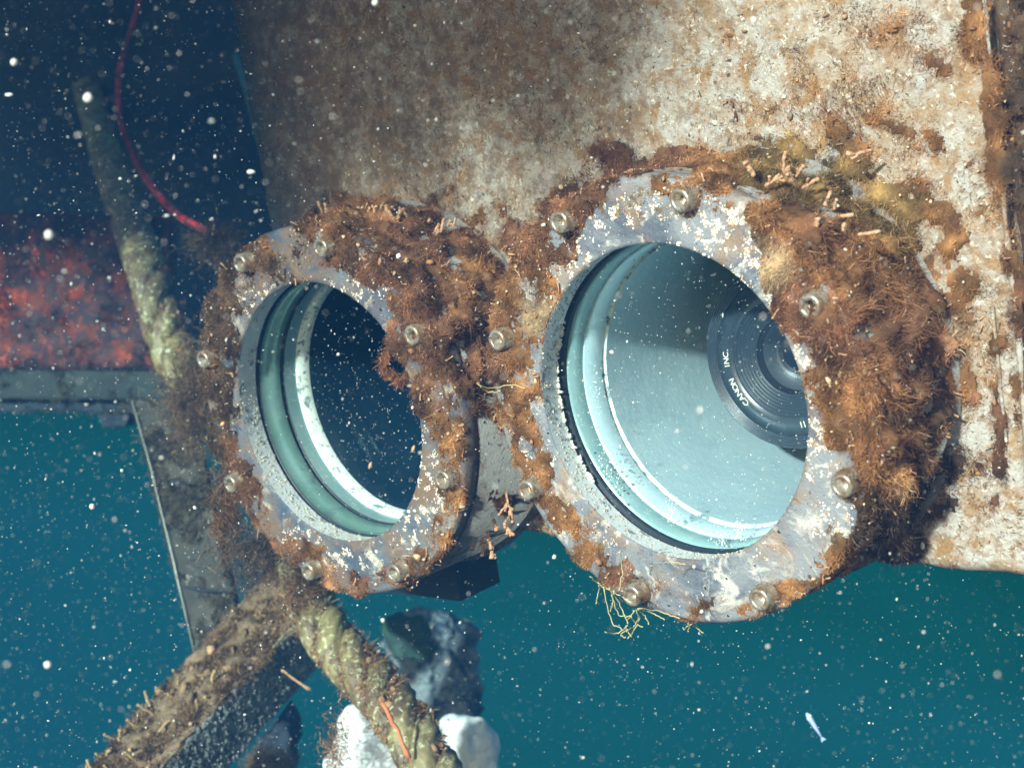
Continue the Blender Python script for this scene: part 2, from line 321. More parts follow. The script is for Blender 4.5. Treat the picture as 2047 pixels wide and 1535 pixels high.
def port(cx, cy, right):
    # flange: outer tube, chamfered face and first wall of the bore in one lathe
    prof = [(RO + .0030, PLZ + .0005), (RO + .0030, PLZ + .0022), (RO + .0002, PLZ + .0035), (RO, -.010), (RO - .0006, -.0095), (RO - .0006, -.0088), (RO, -.008), (RO, -.0014), (RO - .0014, 0)]
    prof += [(r_, 0.0) for r_ in np.linspace(RO - .003, RI + .0012, 9)] + [(RI + .0002, -.0004), (RI, -.0009)]
    Vv, Ff = lathe(prof, 192)
    r_ = np.hypot(Vv[:, 0], Vv[:, 1]); fl = (Vv[:, 2] > -1e-6); Vv[fl, 2] += .00012 * fbm(Vv[fl] + cx, .012, 60)
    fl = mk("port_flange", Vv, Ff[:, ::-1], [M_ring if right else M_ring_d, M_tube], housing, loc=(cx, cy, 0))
    fl.data.polygons.foreach_set("material_index", [1 if p.center.z < -.0098 else 0 for p in fl.data.polygons])
    def sub(name, pr, m_, N=192): Vv, Ff = lathe(pr, N); return mk(name, Vv, Ff[:, ::-1], m_, fl)
    sub("bore_wall", [(RI, -.0009), (RI + .0008, -.006), (RI + .0016, -.0124)], M_bore)
    if right:
        sub("gasket", [(RI + .0016, -.0124), (RI + .0030, -.0126), (RI + .0030, -.0150), (RI + .0012, -.0152), (RI + .0012, -.0180)], M_black)
        sub("retaining_ring", [(RI + .0012, -.0180), (RI - .0002, -.0186), (RI - .0002, -.0268)], M_teal)
        sub("step_ring", [(RI - .0002, -.0268), (RI - .0012, -.0272), (RI - .0012, -.0378)], M_inner)
        sub("seam_groove", [(RI - .0012, -.0378), (RI - .0004, -.0382), (RI - .0004, -.0398), (RI - .0020, -.0402)], M_speck)
        sub("inner_tube", [(RI - .0020, -.0402), (RI - .0022, -.060), (RI - .0022, -.090), (RI - .0022, -.135)], M_inner)
        sub("back_plate", [(RI - .0022, -.135), (.02, -.1352), (.0005, -.1352)], M_dark)
        Vg, Fg = lathe([(.0001, -.0164), (.03, -.0164), (RI + .0010, -.0164)], 96)
    else:
        sub("gasket", [(RI + .0016, -.0124), (RI + .0028, -.0126), (RI + .0028, -.0146), (RI + .0012, -.0148)], M_black)
        sub("green_band", [(RI + .0012, -.0148), (RI + .0010, -.020), (RI + .0002, -.0205), (RI + .0002, -.0268)], M_green)
        sub("inner_gasket", [(RI + .0002, -.0268), (RI + .0014, -.0270), (RI + .0014, -.0292), (RI, -.0294)], M_black)
        sub("teal_band", [(RI, -.0294), (RI - .0002, -.0368)], M_teal)
        sub("pale_band", [(RI - .0002, -.0368), (RI - .0014, -.0372), (RI - .0014, -.0448)], M_speck)
        sub("dark_tube", [(RI - .0014, -.0448), (RI - .002, -.050), (RI - .002, -.110)], M_dark)
        sub("back_plate", [(RI - .002, -.110), (.02, -.1102), (.0005, -.1102)], M_dark)
        Vg, Fg = lathe([(.0001, -.0446), (.03, -.0446), (RI - .0015, -.0446)], 96)
    mk("window_glass", Vg, Fg[:, ::-1], M_glass if right else M_glass_d, fl)
    global bolt_me
    for k_, deg in enumerate([115, 160, -154, -108, -64, -19.5, 27, 73]):
        a = math.radians(deg)
        if bolt_me is None: b = mk("bolt", BV, BF, M_bolt, fl); bolt_me = b.data
        else: b = bpy.data.objects.new("bolt", bolt_me); COL.objects.link(b); b.parent = fl
        b.location = (BC * math.cos(a), BC * math.sin(a), 0); b.rotation_euler = (0, 0, random.random() * 6)
    return fl
port(0, 0, True); port(PORTS[1][0], PORTS[1][1], False)

# the camera lens inside the right port (local z towards the viewer)
LR, LZ = .0385, -.085
lens = empty("camera_lens", MH @ Matrix.Translation((-.001, -.001, LZ)))
tag(lens, "black camera lens with white lettering and ringed front seen through the right port glass", "lens")
pr = [(LR * .97, -.048), (LR, -.046), (LR, -.0006), (LR - .0005, 0)]
r_ = LR - .0005
for q in range(5): pr += [(r_ - .0004, 0), (r_ - .0005, -.0005), (r_ - .0009, -.0005), (r_ - .0010, 0)]; r_ -= .0010
pr += [(.0250, -.0002), (.0247, -.0008)]
mk("lens_barrel", *(lambda a: (a[0], a[1][:, ::-1]))(lathe(pr, 128)), M_lensb, lens)
pr = [(.0247, -.0008)]; r_ = .0247; z_ = -.0008
for q in range(7): pr += [(r_ - .0006, z_), (r_ - .0008, z_ - .0009), (r_ - .0012, z_ - .0009)]; r_ -= .0012; z_ -= .0006
M_groove = layered("ribbed_lens_hood", (.014, .026, .04), [(300, .5, .7, (.02, .034, .05), 4)], .5, .0, None, .3)
mk("inner_baffle", *(lambda a: (a[0], a[1][:, ::-1]))(lathe(pr, 128)), M_groove, lens)
m, nt, bs, out = mat("coated_lens_glass"); bs.inputs["Base Color"].default_value = (.012, .022, .035, 1); bs.inputs["Roughness"].default_value = .12
bs.inputs["Specular IOR Level"].default_value = 1; bs.inputs["Coat Weight"].default_value = 1; bs.inputs["Coat Tint"].default_value = (1, .85, .85, 1)
R_g = .03
pr = [(r_ + .0004, z_ - .0006)] + [(x, z_ - .0006 + (math.sqrt(R_g ** 2 - x ** 2) - math.sqrt(R_g ** 2 - .0163 ** 2))) for x in np.linspace(.0163, .0002, 14)]
mk("front_element", *(lambda a: (a[0], a[1][:, ::-1]))(lathe(pr, 96)), m, lens)
def ring_text(s, rad, deg_mid, size, z):
    """letters round a circle, tops outward, reading clockwise; returns one mesh"""
    parts = []; adv = size * .90; w = []
    for ch in s: w.append(adv * (.62 if ch in "I. :-" else 1.0) if ch != ' ' else adv * .9)
    tot = sum(w); x = -tot / 2
    for ch, wd in zip(s, w):
        xm = x + wd / 2; x += wd
        if ch == ' ': continue
        cu = bpy.data.curves.new("t", 'FONT'); cu.body = ch; cu.size = size * 1.25; cu.align_x = 'CENTER'; cu.offset = size * .012
        ob = bpy.data.objects.new("t", cu); COL.objects.link(ob); dg = bpy.context.evaluated_depsgraph_get()
        me = ob.evaluated_get(dg).to_mesh(); Vc = np.array([p.co[:] for p in me.vertices]); Fl = [list(p.vertices) for p in me.polygons]
        ob.evaluated_get(dg).to_mesh_clear(); bpy.data.objects.remove(ob); bpy.data.curves.remove(cu)
        a = math.radians(deg_mid) - xm / rad; t_ = np.array([math.sin(a), -math.cos(a)]); o_ = np.array([math.cos(a), math.sin(a)])
        P2 = o_[None] * rad + Vc[:, :1] * t_[None] + (Vc[:, 1:2] - size * .47) * o_[None]
        parts.append((np.column_stack([P2, np.full(len(P2), z)]), Fl))
    return join(parts)
mk("maker_lettering", *ring_text("CANON  INC.", .0285, 197, .0030, .00012), M_letter, lens, False)
mk("focal_lettering", *ring_text("1:3.5-5.6 II", .0285, -56, .0030, .00012), M_letter, lens, False)

# ---------------------------------------------------------------- algae, by thickness map
# (x, y, rx, ry, turn, thickness mm, tone)  tone 0 orange 1 dark 2 olive 3 tan 4 red-brown
B_ = np.array([
 # right port: rim, top and right mass
 (1225,315,75,34,8,7,4),(1330,312,90,34,0,6,4),(1420,335,70,46,0,7,0),(1130,395,70,46,-35,6,4),(1180,350,50,34,-30,5,4),(1500,330,90,55,10,8,2),
 (1600,385,110,66,25,9,2),(1540,440,70,36,30,7,0),(1600,470,110,70,30,10,4),(1535,520,52,58,0,8,3),(1680,540,150,110,20,12,0),(1600,600,80,74,30,10,4),
 (1730,470,120,70,20,9,2),(1740,640,150,120,0,12,4),(1660,690,64,88,0,9,4),(1700,760,110,90,0,11,0),(1690,850,70,62,0,9,0),(1765,760,90,120,0,9,4),
 (1775,880,85,105,0,9,0),(1815,820,56,110,0,8,1),(1740,960,56,60,0,9,0),(1770,1010,75,90,0,7,1),(1800,950,60,90,0,7,1),(1760,1080,80,60,0,9,1),(1740,900,60,40,0,9,4),
 (1715,915,34,46,0,7,0),(1665,1070,30,26,0,1.8,3),(1680,1110,36,46,0,2.6,0),(1640,1150,40,22,-20,2.6,0),(1575,1180,46,22,-25,2.4,0),(1510,1212,40,20,-10,2.6,0),(1430,1200,38,18,-10,2.0,0),
 (1378,1222,26,22,0,3.2,0),(1300,1165,28,18,0,1.6,0),(1235,1150,50,34,38,3.4,4),(1170,1090,52,38,48,3.6,0),(1120,1030,46,36,60,3.6,0),(1078,950,36,56,20,3.6,0),(1060,880,40,60,0,3.6,0),
 (1030,850,20,80,0,3.5,0),(1060,780,46,56,0,3,0),(1040,700,50,66,0,3.4,0),(1070,620,46,50,0,2.6,3),(1085,560,46,58,20,3.2,0),(1110,500,46,40,20,4,4),(1090,450,60,40,0,5,4),
 (1340,372,52,20,0,2.0,0),(1250,400,60,30,-20,1.4,3),(1310,425,50,18,0,1.0,3),(1410,400,60,24,10,2.4,0),(1600,1000,20,20,0,.5,3),
 # between the ports and left port's rim
 (700,430,120,46,-6,7,0),(800,450,120,50,0,8,4),(860,500,110,60,0,8,4),(640,440,60,30,-10,5,4),(760,540,90,52,10,6,4),(870,600,120,80,0,9,4),(830,680,84,70,0,8,4),(930,560,90,90,0,7,0),
 (950,660,70,90,0,7,4),(900,740,70,60,0,6,4),(990,560,50,110,10,6,0),(980,700,50,70,0,6,4),(965,800,26,30,0,3,4),(1000,800,40,60,0,5,0),(1025,480,46,52,0,6,4),(985,430,60,22,0,4,0),(890,390,70,16,0,3,4),
 (780,690,38,36,0,6,4),(850,790,46,46,0,4.5,4),(885,850,34,46,0,4.2,0),(892,925,30,46,0,4.2,0),(905,985,26,36,0,3.6,0),(880,1060,34,40,20,3.4,0),(850,1110,50,26,-30,3.8,0),(780,1150,60,22,-10,3.8,4),
 (700,1165,60,20,6,3.8,4),(640,1130,46,30,30,4,0),(580,1100,46,34,40,3.6,4),(510,1050,46,40,40,4,4),(470,1000,40,44,30,5,4),(450,930,36,60,10,5.5,4),(436,850,36,60,0,5.5,1),(430,770,34,60,0,5.5,1),
 (432,690,36,56,0,5.5,1),(440,610,40,50,0,5,1),(460,560,50,36,0,4.4,1),(520,535,50,26,0,3,1),(560,555,60,20,0,2,1),(500,610,30,40,0,1.4,1),(600,500,26,30,0,2,1),(680,505,50,32,0,4,4),(450,500,60,36,0,4.4,1),(520,500,40,20,0,2.4,0),
 (1880,640,70,60,20,8,0),(1900,760,46,90,0,6,0),(1890,900,36,90,0,5,1),(1850,1010,50,60,0,6,1),(1780,400,80,60,30,9,2),(1850,520,60,70,30,8,0),(1690,330,110,40,20,7,2),(1560,300,90,30,5,6,2),(1460,290,70,24,0,5,4),
 (405,640,24,60,0,8,1),(400,760,24,60,0,8,1),(412,880,22,50,0,8,1),(440,1000,30,60,0,9,1),(455,520,40,30,0,6,1),(540,1110,40,30,40,5,1),(1000,1000,30,20,0,4,0),
 # panel patches
 (1700,290,90,30,15,4,0),(1820,350,90,36,40,4.5,0),(1880,440,70,40,50,5,0),(1920,560,40,80,-10,4.5,0),(1960,620,20,90,0,3.5,0),(1790,330,120,20,30,4,0),(1640,300,100,26,0,3.5,2),(1850,520,60,60,0,4,0),
 (1900,650,60,50,0,4,3),(1760,240,110,24,25,3.5,0),(1660,230,90,30,40,3,0),(1900,470,40,40,0,4,0),(1930,820,40,50,0,3.6,4),(1975,1000,26,60,0,4,4),(1560,230,90,40,10,2.5,0),(1420,240,70,24,0,2.5,4),(1720,180,90,40,30,3,0),(1850,290,60,50,0,3.2,0),(1600,120,80,40,10,2.4,0),(1700,60,80,40,0,2.4,0),(1950,450,40,50,0,3.6,0),(1900,600,50,60,0,4,0),(1500,60,90,50,0,2,0),(1880,120,60,40,0,3,0),(1985,690,26,120,0,4,0),(1990,880,22,90,-4,4.5,4),(1960,960,30,60,0,3,4),(1950,330,40,36,0,2.4,0),(1700,120,120,60,40,2.4,0),(1600,200,120,60,0,2.2,0),(1830,210,80,80,0,2.0,0),(1480,180,120,60,0,1.8,0),
 (1780,60,90,50,0,2,0),(1930,60,34,90,0,7,0),(1960,170,30,70,0,7,0),(1975,260,36,60,0,8,0),(1985,360,28,80,0,7,0),(2010,480,26,80,0,6,0),(2025,620,22,80,0,5,4),(2035,780,16,80,0,4,0),(2040,300,40,300,0,4,1),(2045,60,50,160,0,5,1),  # last two dark patches put upper-right shade into the algae colour
], float)
TONES = np.array([[.28, .135, .052], [.11, .065, .038], [.22, .135, .05], [.36, .25, .15], [.21, .10, .052]])
def thick(Pw):
    """algae thickness (m) and tone colour at world points"""
    q = proj(Pw); q = q + 9 * np.stack([nz(Pw, .018, 5), nz(Pw, .018, 6)], 1) + 4 * np.stack([nz(Pw, .006, 8), nz(Pw, .006, 9)], 1)
    H = np.zeros(len(q)); C = np.zeros((len(q), 3)); Wt = np.full(len(q), 1e-6)
    for x, y, rx, ry, rot, h, tn in B_:
        if h > 4: x = x + 3.2 * (h - 2)
        a = math.radians(rot); dx = q[:, 0] - x; dy = q[:, 1] - y
        ex = (dx * math.cos(a) + dy * math.sin(a)) / rx; ey = (-dx * math.sin(a) + dy * math.cos(a)) / ry
        w = np.clip(1.15 - (ex * ex + ey * ey), 0, 1); H = np.maximum(H, h * .001 * w ** .7); w2 = w * w
        C += w2[:, None] * TONES[int(tn)]; Wt += w2
    H = H * np.clip(.85 + .45 * nz(Pw, .013, 140), .1, 1.4)
    return H, C / Wt[:, None]
def hidden(Pw):
    """behind one of the flange discs or seen through a port opening"""
    L = toL(Pw); O = toL(np.zeros((1, 3)))[0]; out_ = np.zeros(len(L), bool)
    t = O[2] / (O[2] - L[:, 2] + 1e-12); Q = O[None] + (L - O[None]) * t[:, None]
    for cx, cy in PORTS: out_ |= (L[:, 2] < -.0005) & (np.hypot(Q[:, 0] - cx, Q[:, 1] - cy) < RO - .002)
    return out_
def surfaces(k):
    """random points + normals on the flange faces, port sides and panel, world space, by area"""
    Ps, Ns = [], []
    for cx, cy in PORTS:
        m_ = int(k * .17); a = RNG.uniform(0, 2 * np.pi, m_); r = np.sqrt(RNG.uniform(RI ** 2, RO ** 2, m_))
        Ps.append(np.stack([cx + r * np.cos(a), cy + r * np.sin(a), np.zeros(m_)], 1)); Ns.append(np.tile([0, 0, 1.], (m_, 1)))
        m_ = int(k * .20); a = RNG.uniform(0, 2 * np.pi, m_); z = RNG.uniform(PLZ, 0, m_)
        Ps.append(np.stack([cx + RO * np.cos(a), cy + RO * np.sin(a), z], 1)); Ns.append(np.stack([np.cos(a), np.sin(a), 0 * a], 1))
        m_ = int(k * .035); a = RNG.uniform(0, 2 * np.pi, m_); rj = RO - RNG.uniform(0, .0012, m_)
        Ps.append(np.stack([cx + rj * np.cos(a), cy + rj * np.sin(a), -(rj - RO + .0012)], 1)); Ns.append(np.stack([np.cos(a), np.sin(a), 1 + 0 * a], 1) / math.sqrt(2))
    m_ = int(k * .7); Ps.append(np.stack([RNG.uniform(-.285, .15, m_), RNG.uniform(-.078, .16, m_), np.full(m_, PLZ)], 1)); Ns.append(np.tile([0, 0, 1.], (m_, 1)))
    P = np.concatenate(Ps); Nn = np.concatenate(Ns); Pw = toW(P); Nw = Nn @ MHn[:3, :3].T
    face = np.einsum('ij,ij->i', Nw, -Pw) > -.12 * np.linalg.norm(Pw, axis=1)
    for cx, cy in PORTS: face &= ~((np.hypot(P[:, 0] - cx, P[:, 1] - cy) < RO - .001) & (P[:, 2] < -.001))
    Pw, Nw = Pw[face], Nw[face]; ok = ~hidden(Pw); q = proj(Pw); ok &= (q[:, 0] > -60) & (q[:, 0] < 2110) & (q[:, 1] > -60)
    return Pw[ok], Nw[ok]
def strands(P, Nn, L, C, w=.00026, seg=4, flow_s=.022, up=.55, curl=.9, seed=30, sag=.25, bendy=.8, wob=.28):
    """thin tapering blades: (P,N) roots, L lengths, C colours -> V, quads, colours"""
    k = len(P); D = up * Nn + curl * nz3(P, flow_s, seed) * .8 + .35 * nz3(P, flow_s * .3, seed + 4) + .35 * RNG.normal(size=(k, 3)); D[:, 2] -= sag
    D /= np.linalg.norm(D, axis=1)[:, None]; h = np.einsum('ij,ij->i', D, Nn); D += np.clip(.12 - h, 0, None)[:, None] * Nn
    K = np.cross(D, RNG.normal(size=(k, 3))); K /= np.linalg.norm(K, axis=1)[:, None]
    side = np.cross(D, RNG.normal(size=(k, 3))); side /= np.linalg.norm(side, axis=1)[:, None]
    bend = RNG.uniform(-bendy, bendy, k); pts = [P - .0003 * Nn]; cur = P - .0003 * Nn; Dn = D.copy()
    for s in range(1, seg + 1):
        Dn = Dn + (bend[:, None] * K + wob * RNG.normal(size=(k, 3)) * (seg if wob > .5 else 1) * (.5 if wob > .5 else 1)) / seg; Dn[:, 2] -= sag / seg; Dn /= np.linalg.norm(Dn, axis=1)[:, None]
        cur = cur + Dn * (L / seg)[:, None]; pts.append(cur)
    V = []; ww = np.linspace(1, .35, seg + 1) * .5 * w; wv = RNG.uniform(.6, 1.5, k)[:, None]
    for s, p in enumerate(pts): V += [p - side * ww[s] * wv, p + side * ww[s] * wv]
    V = np.stack(V, 1); nv = 2 * (seg + 1); base = (np.arange(k) * nv)[:, None]
    Fq = np.concatenate([base + np.array([[2 * s, 2 * s + 1, 2 * s + 3, 2 * s + 2]]) for s in range(seg)], 0)
    tip = np.linspace(.85, 1.25, seg + 1).repeat(2)
    Cc = C[:, None, :] * tip[None, :, None]
    return V.reshape(-1, 3), Fq, np.clip(Cc, 0, 1).reshape(-1, 3)
def tone_jit(C, P, amt=.45):
    k = len(P); f = np.exp(amt * 1.1 * nz(P, .014, 50) + amt * .5 * nz(P, .004, 54) + .30 * RNG.normal(size=k)); C = C * f[:, None]
    pale = RNG.random(k) < .07; C[pale] = C[pale] * 1.5 + .10; return np.clip(C, .008, .8)
M_orange = layered("orange_bryozoan", (.36, .19, .10), [(500, .42, .6, (.50, .31, .20), 8), (900, .56, .64, (.2, .09, .04), 4)], .75, 0, (1400, .8, .0005))
def rod(p0, dirv, L, r, bend=.3, knob=0, N=9):
    dirv = np.array(dirv, float) / np.linalg.norm(dirv); s = np.cross(dirv, RNG.normal(size=3)); s /= np.linalg.norm(s); t = np.linspace(0, 1, 9)
    P = p0 + dirv * (t * L)[:, None] + s * (bend * L * t ** 2)[:, None] * .5 + RNG.normal(size=(9, 3)) * L * .018
    return tube(P, r * (1 + .12 * RNG.normal(size=9)) * (1 + knob * t ** 3), N)
def skin(Pw, H):
    lump = 1 + .38 * nz(Pw, .013, 70) + .12 * nz(Pw, .005, 74); return H * .45 * np.clip(lump, .2, 2) - .0007 + .0004 * fbm(Pw, .003, 76)
def mat_mesh(kind, cx, cy, step=.0009):
    """lumpy skin of algae above a surface: thickness*0.5, cut where thin"""
    if kind == 'face':
        na, nr = int(2 * np.pi * .075 / step), int((RO - RI) / step); A, R_ = np.meshgrid(np.linspace(0, 2 * np.pi, na), np.linspace(RI + .0006, RO, nr)); P = np.stack([cx + R_ * np.cos(A), cy + R_ * np.sin(A), 0 * A], 2); Nn = np.zeros_like(P); Nn[..., 2] = 1
    elif kind == 'side':
        na, nr = int(2 * np.pi * RO / step), int(.062 / step); A, Z = np.meshgrid(np.linspace(0, 2 * np.pi, na), np.linspace(PLZ, 0, nr)); P = np.stack([cx + RO * np.cos(A), cy + RO * np.sin(A), Z], 2); Nn = np.stack([np.cos(A), np.sin(A), 0 * A], 2)
    else:
        nx, ny = int(.43 / step / 1.4), int(.235 / step / 1.4); X, Y = np.meshgrid(np.linspace(-.284, .150, nx), np.linspace(-.077, .16, ny)); P = np.stack([X, Y, 0 * X + PLZ], 2); Nn = np.zeros_like(P); Nn[..., 2] = 1
    sh = P.shape[:2]; Pw = toW(P.reshape(-1, 3)); Nw = Nn.reshape(-1, 3) @ MHn[:3, :3].T
    H, C = thick(Pw); hid = hidden(Pw) & (H > 0); 
    h = skin(Pw, H); cut = h < (-.0003 if kind != 'panel' else .0007)
    fr = 1.0
    if kind == 'side': Pw = Pw
    V = Pw + Nw * h[:, None] + .00025 * nz3(Pw, .0022, 80)
    i, j = np.meshgrid(np.arange(sh[0] - 1), np.arange(sh[1] - 1), indexing='ij'); a = (i * sh[1] + j).ravel(); Q = np.stack([a, a + 1, a + 1 + sh[1], a + sh[1]], 1)
    bad = cut | hid; q = proj(Pw); bad |= np.einsum('ij,ij->i', Nw, -Pw) < -.3 * np.linalg.norm(Pw, axis=1)
    Q = Q[(~bad)[Q].all(1)]; use = np.unique(Q); mp = np.full(len(V), -1); mp[use] = np.arange(len(use))
    dk = .62 * np.exp(.5 * nz(Pw, .014, 50) + .25 * fbm(Pw, .005, 90)); C = np.clip(C * dk[:, None], .006, .7)
    return V[use], mp[Q], C[use]
P, Nn = surfaces(800000); H, C = thick(P); Lc = toL(P)
reg = np.where((H <= 0), -1, np.where(Lc[:, 2] < -.058, 2, np.where(Lc[:, 0] > -.0965, 0, 1)))
keepp = (H > .0003) & (RNG.random(len(H)) < np.clip(.12 + H / .005, 0, 1)); 
names = [("brown_algae", "thick orange-brown filament algae wrapped round the right port and its flange"),
         ("red_brown_algae", "dull red-brown filament algae matted over the left port and the gap between ports"),
         ("patchy_algae", "thin patches of brown algae lying on the pale housing plate")]
mats_ = [[mat_mesh('face', 0, 0), mat_mesh('side', 0, 0)], [mat_mesh('face', *PORTS[1]), mat_mesh('side', *PORTS[1])], [mat_mesh('panel', 0, 0)]]
# a little growth round every bolt foot and on the bolt sides
bp_, bn_ = [], []
for gi, (cx, cy) in enumerate(PORTS):
    for deg in (115, 160, -154, -108, -64, -19.5, 27, 73):
        a = math.radians(deg); m_ = int(RNG.uniform(200, 900)); b = RNG.normal(RNG.uniform(0, 6.28), 1.3, m_); zz = RNG.beta(1, 2.2, m_) * .0062; rr_ = np.where(zz < .0006, RNG.uniform(.0048, .0075, m_), .0046)
        bp_.append(np.stack([cx + BC * math.cos(a) + rr_ * np.cos(b), cy + BC * math.sin(a) + rr_ * np.sin(b), zz], 1)); bn_.append(np.stack([np.cos(b), np.sin(b), .5 + 0 * b], 1) / 1.118)
bp_ = np.concatenate(bp_); bn_ = np.concatenate(bn_); P = np.concatenate([P, toW(bp_)]); Nn = np.concatenate([Nn, bn_ @ MHn[:3, :3].T]); H = np.concatenate([H, RNG.uniform(.0008, .0030, len(bp_))]); C = np.concatenate([C, TONES[RNG.choice([0, 0, 3, 4], len(bp_))]])
reg = np.concatenate([reg, np.where(bp_[:, 0] > -.0965, 0, 1)]); keepp = np.concatenate([keepp, np.ones(len(bp_), bool)])
tot = 0
for g in range(3):
    s = keepp & (reg == g); idx = np.nonzero(s)[0]
    cap_ = (170000, 110000, 130000)[g]
    if len(idx) > cap_: idx = RNG.choice(idx, cap_, replace=False)
    p, nn_, h, c = P[idx], Nn[idx], H[idx], C[idx]; root = p + nn_ * (np.clip(skin(p, h), 0, 1) * RNG.uniform(.75, 1.0, len(h)))[:, None]
    L = (.0012 + h * RNG.uniform(.10, .42, len(h))) * np.where(RNG.random(len(h)) < .05, 1.9, 1.0)
    V, Q, Cc = strands(root, nn_, L, tone_jit(c.copy(), p), w=.00018, seg=4, flow_s=.016, up=.24, curl=1.2, bendy=2.6, wob=.7)
    Vs, Qs, Cs, o = [V], [Q], [Cc], len(V)
    for mv, mq, mc in mats_[g]: Vs.append(mv); Qs.append(mq + o); Cs.append(mc); o += len(mv)
    nmm, lb = names[g]; thing(nmm, np.concatenate(Vs), np.concatenate(Qs), M_algae, lb, "algae", kind="stuff", col=np.concatenate(Cs)); tot += len(idx)
print("strands", tot)

# fine turf all over the panel
k = 60000; X = RNG.uniform(-.284, .109, k); Y = RNG.uniform(-.077, .30, k); P = toW(np.stack([X, Y, np.full(k, PLZ + .0003)], 1)); q = proj(P)
f = nz(P, .02, 33) + .8 * nz(P, .006, 35); ok = (q[:, 0] > 350) & (q[:, 1] > -40) & (f > -.1) & ~hidden(P); P = P[ok]; f = f[ok]; Nn = np.tile(n, (len(P), 1))
c = np.array([.20, .11, .045]) * np.exp(.35 * RNG.normal(size=(len(P), 1))); pal = RNG.random(len(P)) < .10; c[pal] = [.36, .32, .26]
V, Q, Cc = strands(P, Nn, RNG.uniform(.0006, .0022, len(P)) * np.clip(.8 + .6 * f, .4, 1.8), c, w=.00032, seg=2, up=.35, flow_s=.05)
thing("algal_turf", V, Q, M_algae, "short speckled brown turf covering the sunlit housing plate", "algae", kind="stuff", col=Cc)

# pale crust flecks on the flange faces
CR_ = [(1230,430,80,45,1),(1330,410,100,40,1.2),(1440,450,80,60,1.6),(1500,520,60,60,1.5),(1560,600,40,60,1.5),(1400,490,70,30,1),(1180,520,60,50,1.1),(1120,560,40,50,.7),(1610,720,26,90,1.6),(1625,830,40,80,1.6),(1640,910,46,60,.8),
       (1660,1040,46,60,1),(1690,1000,30,40,.5),(1240,1060,60,30,.8),(1060,880,30,60,.5),(1110,870,20,60,.5),(1200,1080,30,40,.7),(700,580,90,30,.6),(860,1010,40,60,1),(850,930,26,80,.9),(820,1060,50,40,.9),(700,1120,80,26,.9),(600,1080,50,40,.5),(520,600,60,50,.5),(560,620,60,30,.4),(1480,1100,80,30,.3)]
m_ = 90000; loc = []
for cx, cy in PORTS:
    a = RNG.uniform(0, 2 * np.pi, m_); r = np.sqrt(RNG.uniform((RI + .0005) ** 2, (RO - .001) ** 2, m_)); loc.append(np.stack([cx + r * np.cos(a), cy + r * np.sin(a), 0 * a + .0001], 1))
P = toW(np.concatenate(loc)); q = proj(P); w = np.full(len(P), .012)
for x, y, rx, ry, s in CR_: w = np.maximum(w, s * .55 * np.clip(1.1 - ((q[:, 0] - x) / rx) ** 2 - ((q[:, 1] - y) / ry) ** 2, 0, 1))
clus = np.clip(fbm(P, .0045, 110) * 1.2 + .05, 0, 2); ok = RNG.random(len(P)) < w * clus * .8; P = P[ok]; print("flecks", len(P))
R_ = RNG.uniform(.00010, .00036, len(P)) * np.where(RNG.random(len(P)) < .08, 1.9, 1)
V, Fc = blobs(P, R_, ICO1, .25, np.tile(n, (len(P), 1)), .55); cc = np.array([.74, .68, .60]) * np.exp(.15 * RNG.normal(size=(len(P), 1))); br = RNG.random(len(P)) < .22; cc[br] = [.5, .30, .16]
thing("pale_crust", V, Fc, M_vc, "cream and white crusty flecks scattered over both metal port rings", "crust", kind="stuff", col=np.repeat(np.clip(cc, 0, .9), 12, 0), smooth=False)

Pq, Nq = surfaces(60000); Hq, Cq = thick(Pq); ok = (Hq > .0012) & (RNG.random(len(Hq)) < .07); Pq, Nq, Hq = Pq[ok], Nq[ok], Hq[ok]; Pq = Pq + Nq * (skin(Pq, Hq) + .0006)[:, None]; print("nodules", len(Pq))
V, Fc = blobs(Pq, .00018 + RNG.exponential(.00020, len(Pq)).clip(0, .0010), ICO1, .3, Nq, .8); cc = TONES[RNG.choice([0, 3, 3, 4], len(Pq))] * np.exp(.35 * RNG.normal(size=(len(Pq), 1))); br = RNG.random(len(Pq)) < .15; cc[br] = [.50, .46, .38]
thing("nodules", V, Fc, M_vc, "tan nodules and silt grains caught among the brown algae on the ports", "growth", kind="stuff", col=np.repeat(np.clip(cc, 0, .9), 12, 0))
kt = 230; it = RNG.choice(len(Pq), kt); parts = []
for q in it: parts.append(rod(Pq[q], Nq[q] * .6 + RNG.normal(size=3) * .7 + np.array([0, 0, .25]), RNG.uniform(.0010, .0042), RNG.uniform(.00016, .00036), RNG.uniform(-.8, .8), .25, 6))
VV, o_, FF = [], 0, []
for a_, b_ in parts: VV.append(a_); FF += [[i + o_ for i in f] for f in b_]; o_ += len(a_)
thing("small_hydroids", np.concatenate(VV), FF, M_orange, "many tiny tan stalks standing up through the brown algae", "growth", kind="stuff")

# beads of growth inside the bores + silt on the lower walls
pts, rad, colr = [], [], []
for (cx, cy), a0, a1, cnt in ((PORTS[0], 120, 330, 900), (PORTS[1], 150, 320, 900)):
    a = np.radians(RNG.uniform(a0, a1, cnt)); z = -RNG.beta(1.4, 1.2, cnt) * .0125; rr_ = RI + .0016 * (-z / .0125) - .0001
    pts.append(np.stack([cx + rr_ * np.cos(a), cy + rr_ * np.sin(a), z], 1)); rad.append(RNG.uniform(.0001, .0004, cnt)); colr.append(np.tile([.42, .36, .27], (cnt, 1)) * np.exp(.3 * RNG.normal(size=(cnt, 1))))
a = np.radians(RNG.uniform(150, 215, 70)); pts.append(np.stack([(RI + .0012) * np.cos(a), (RI + .0012) * np.sin(a), -.0122 + 0 * a], 1)); rad.append(RNG.uniform(.0003, .0011, 70)); colr.append(np.tile([.6, .58, .52], (70, 1)))
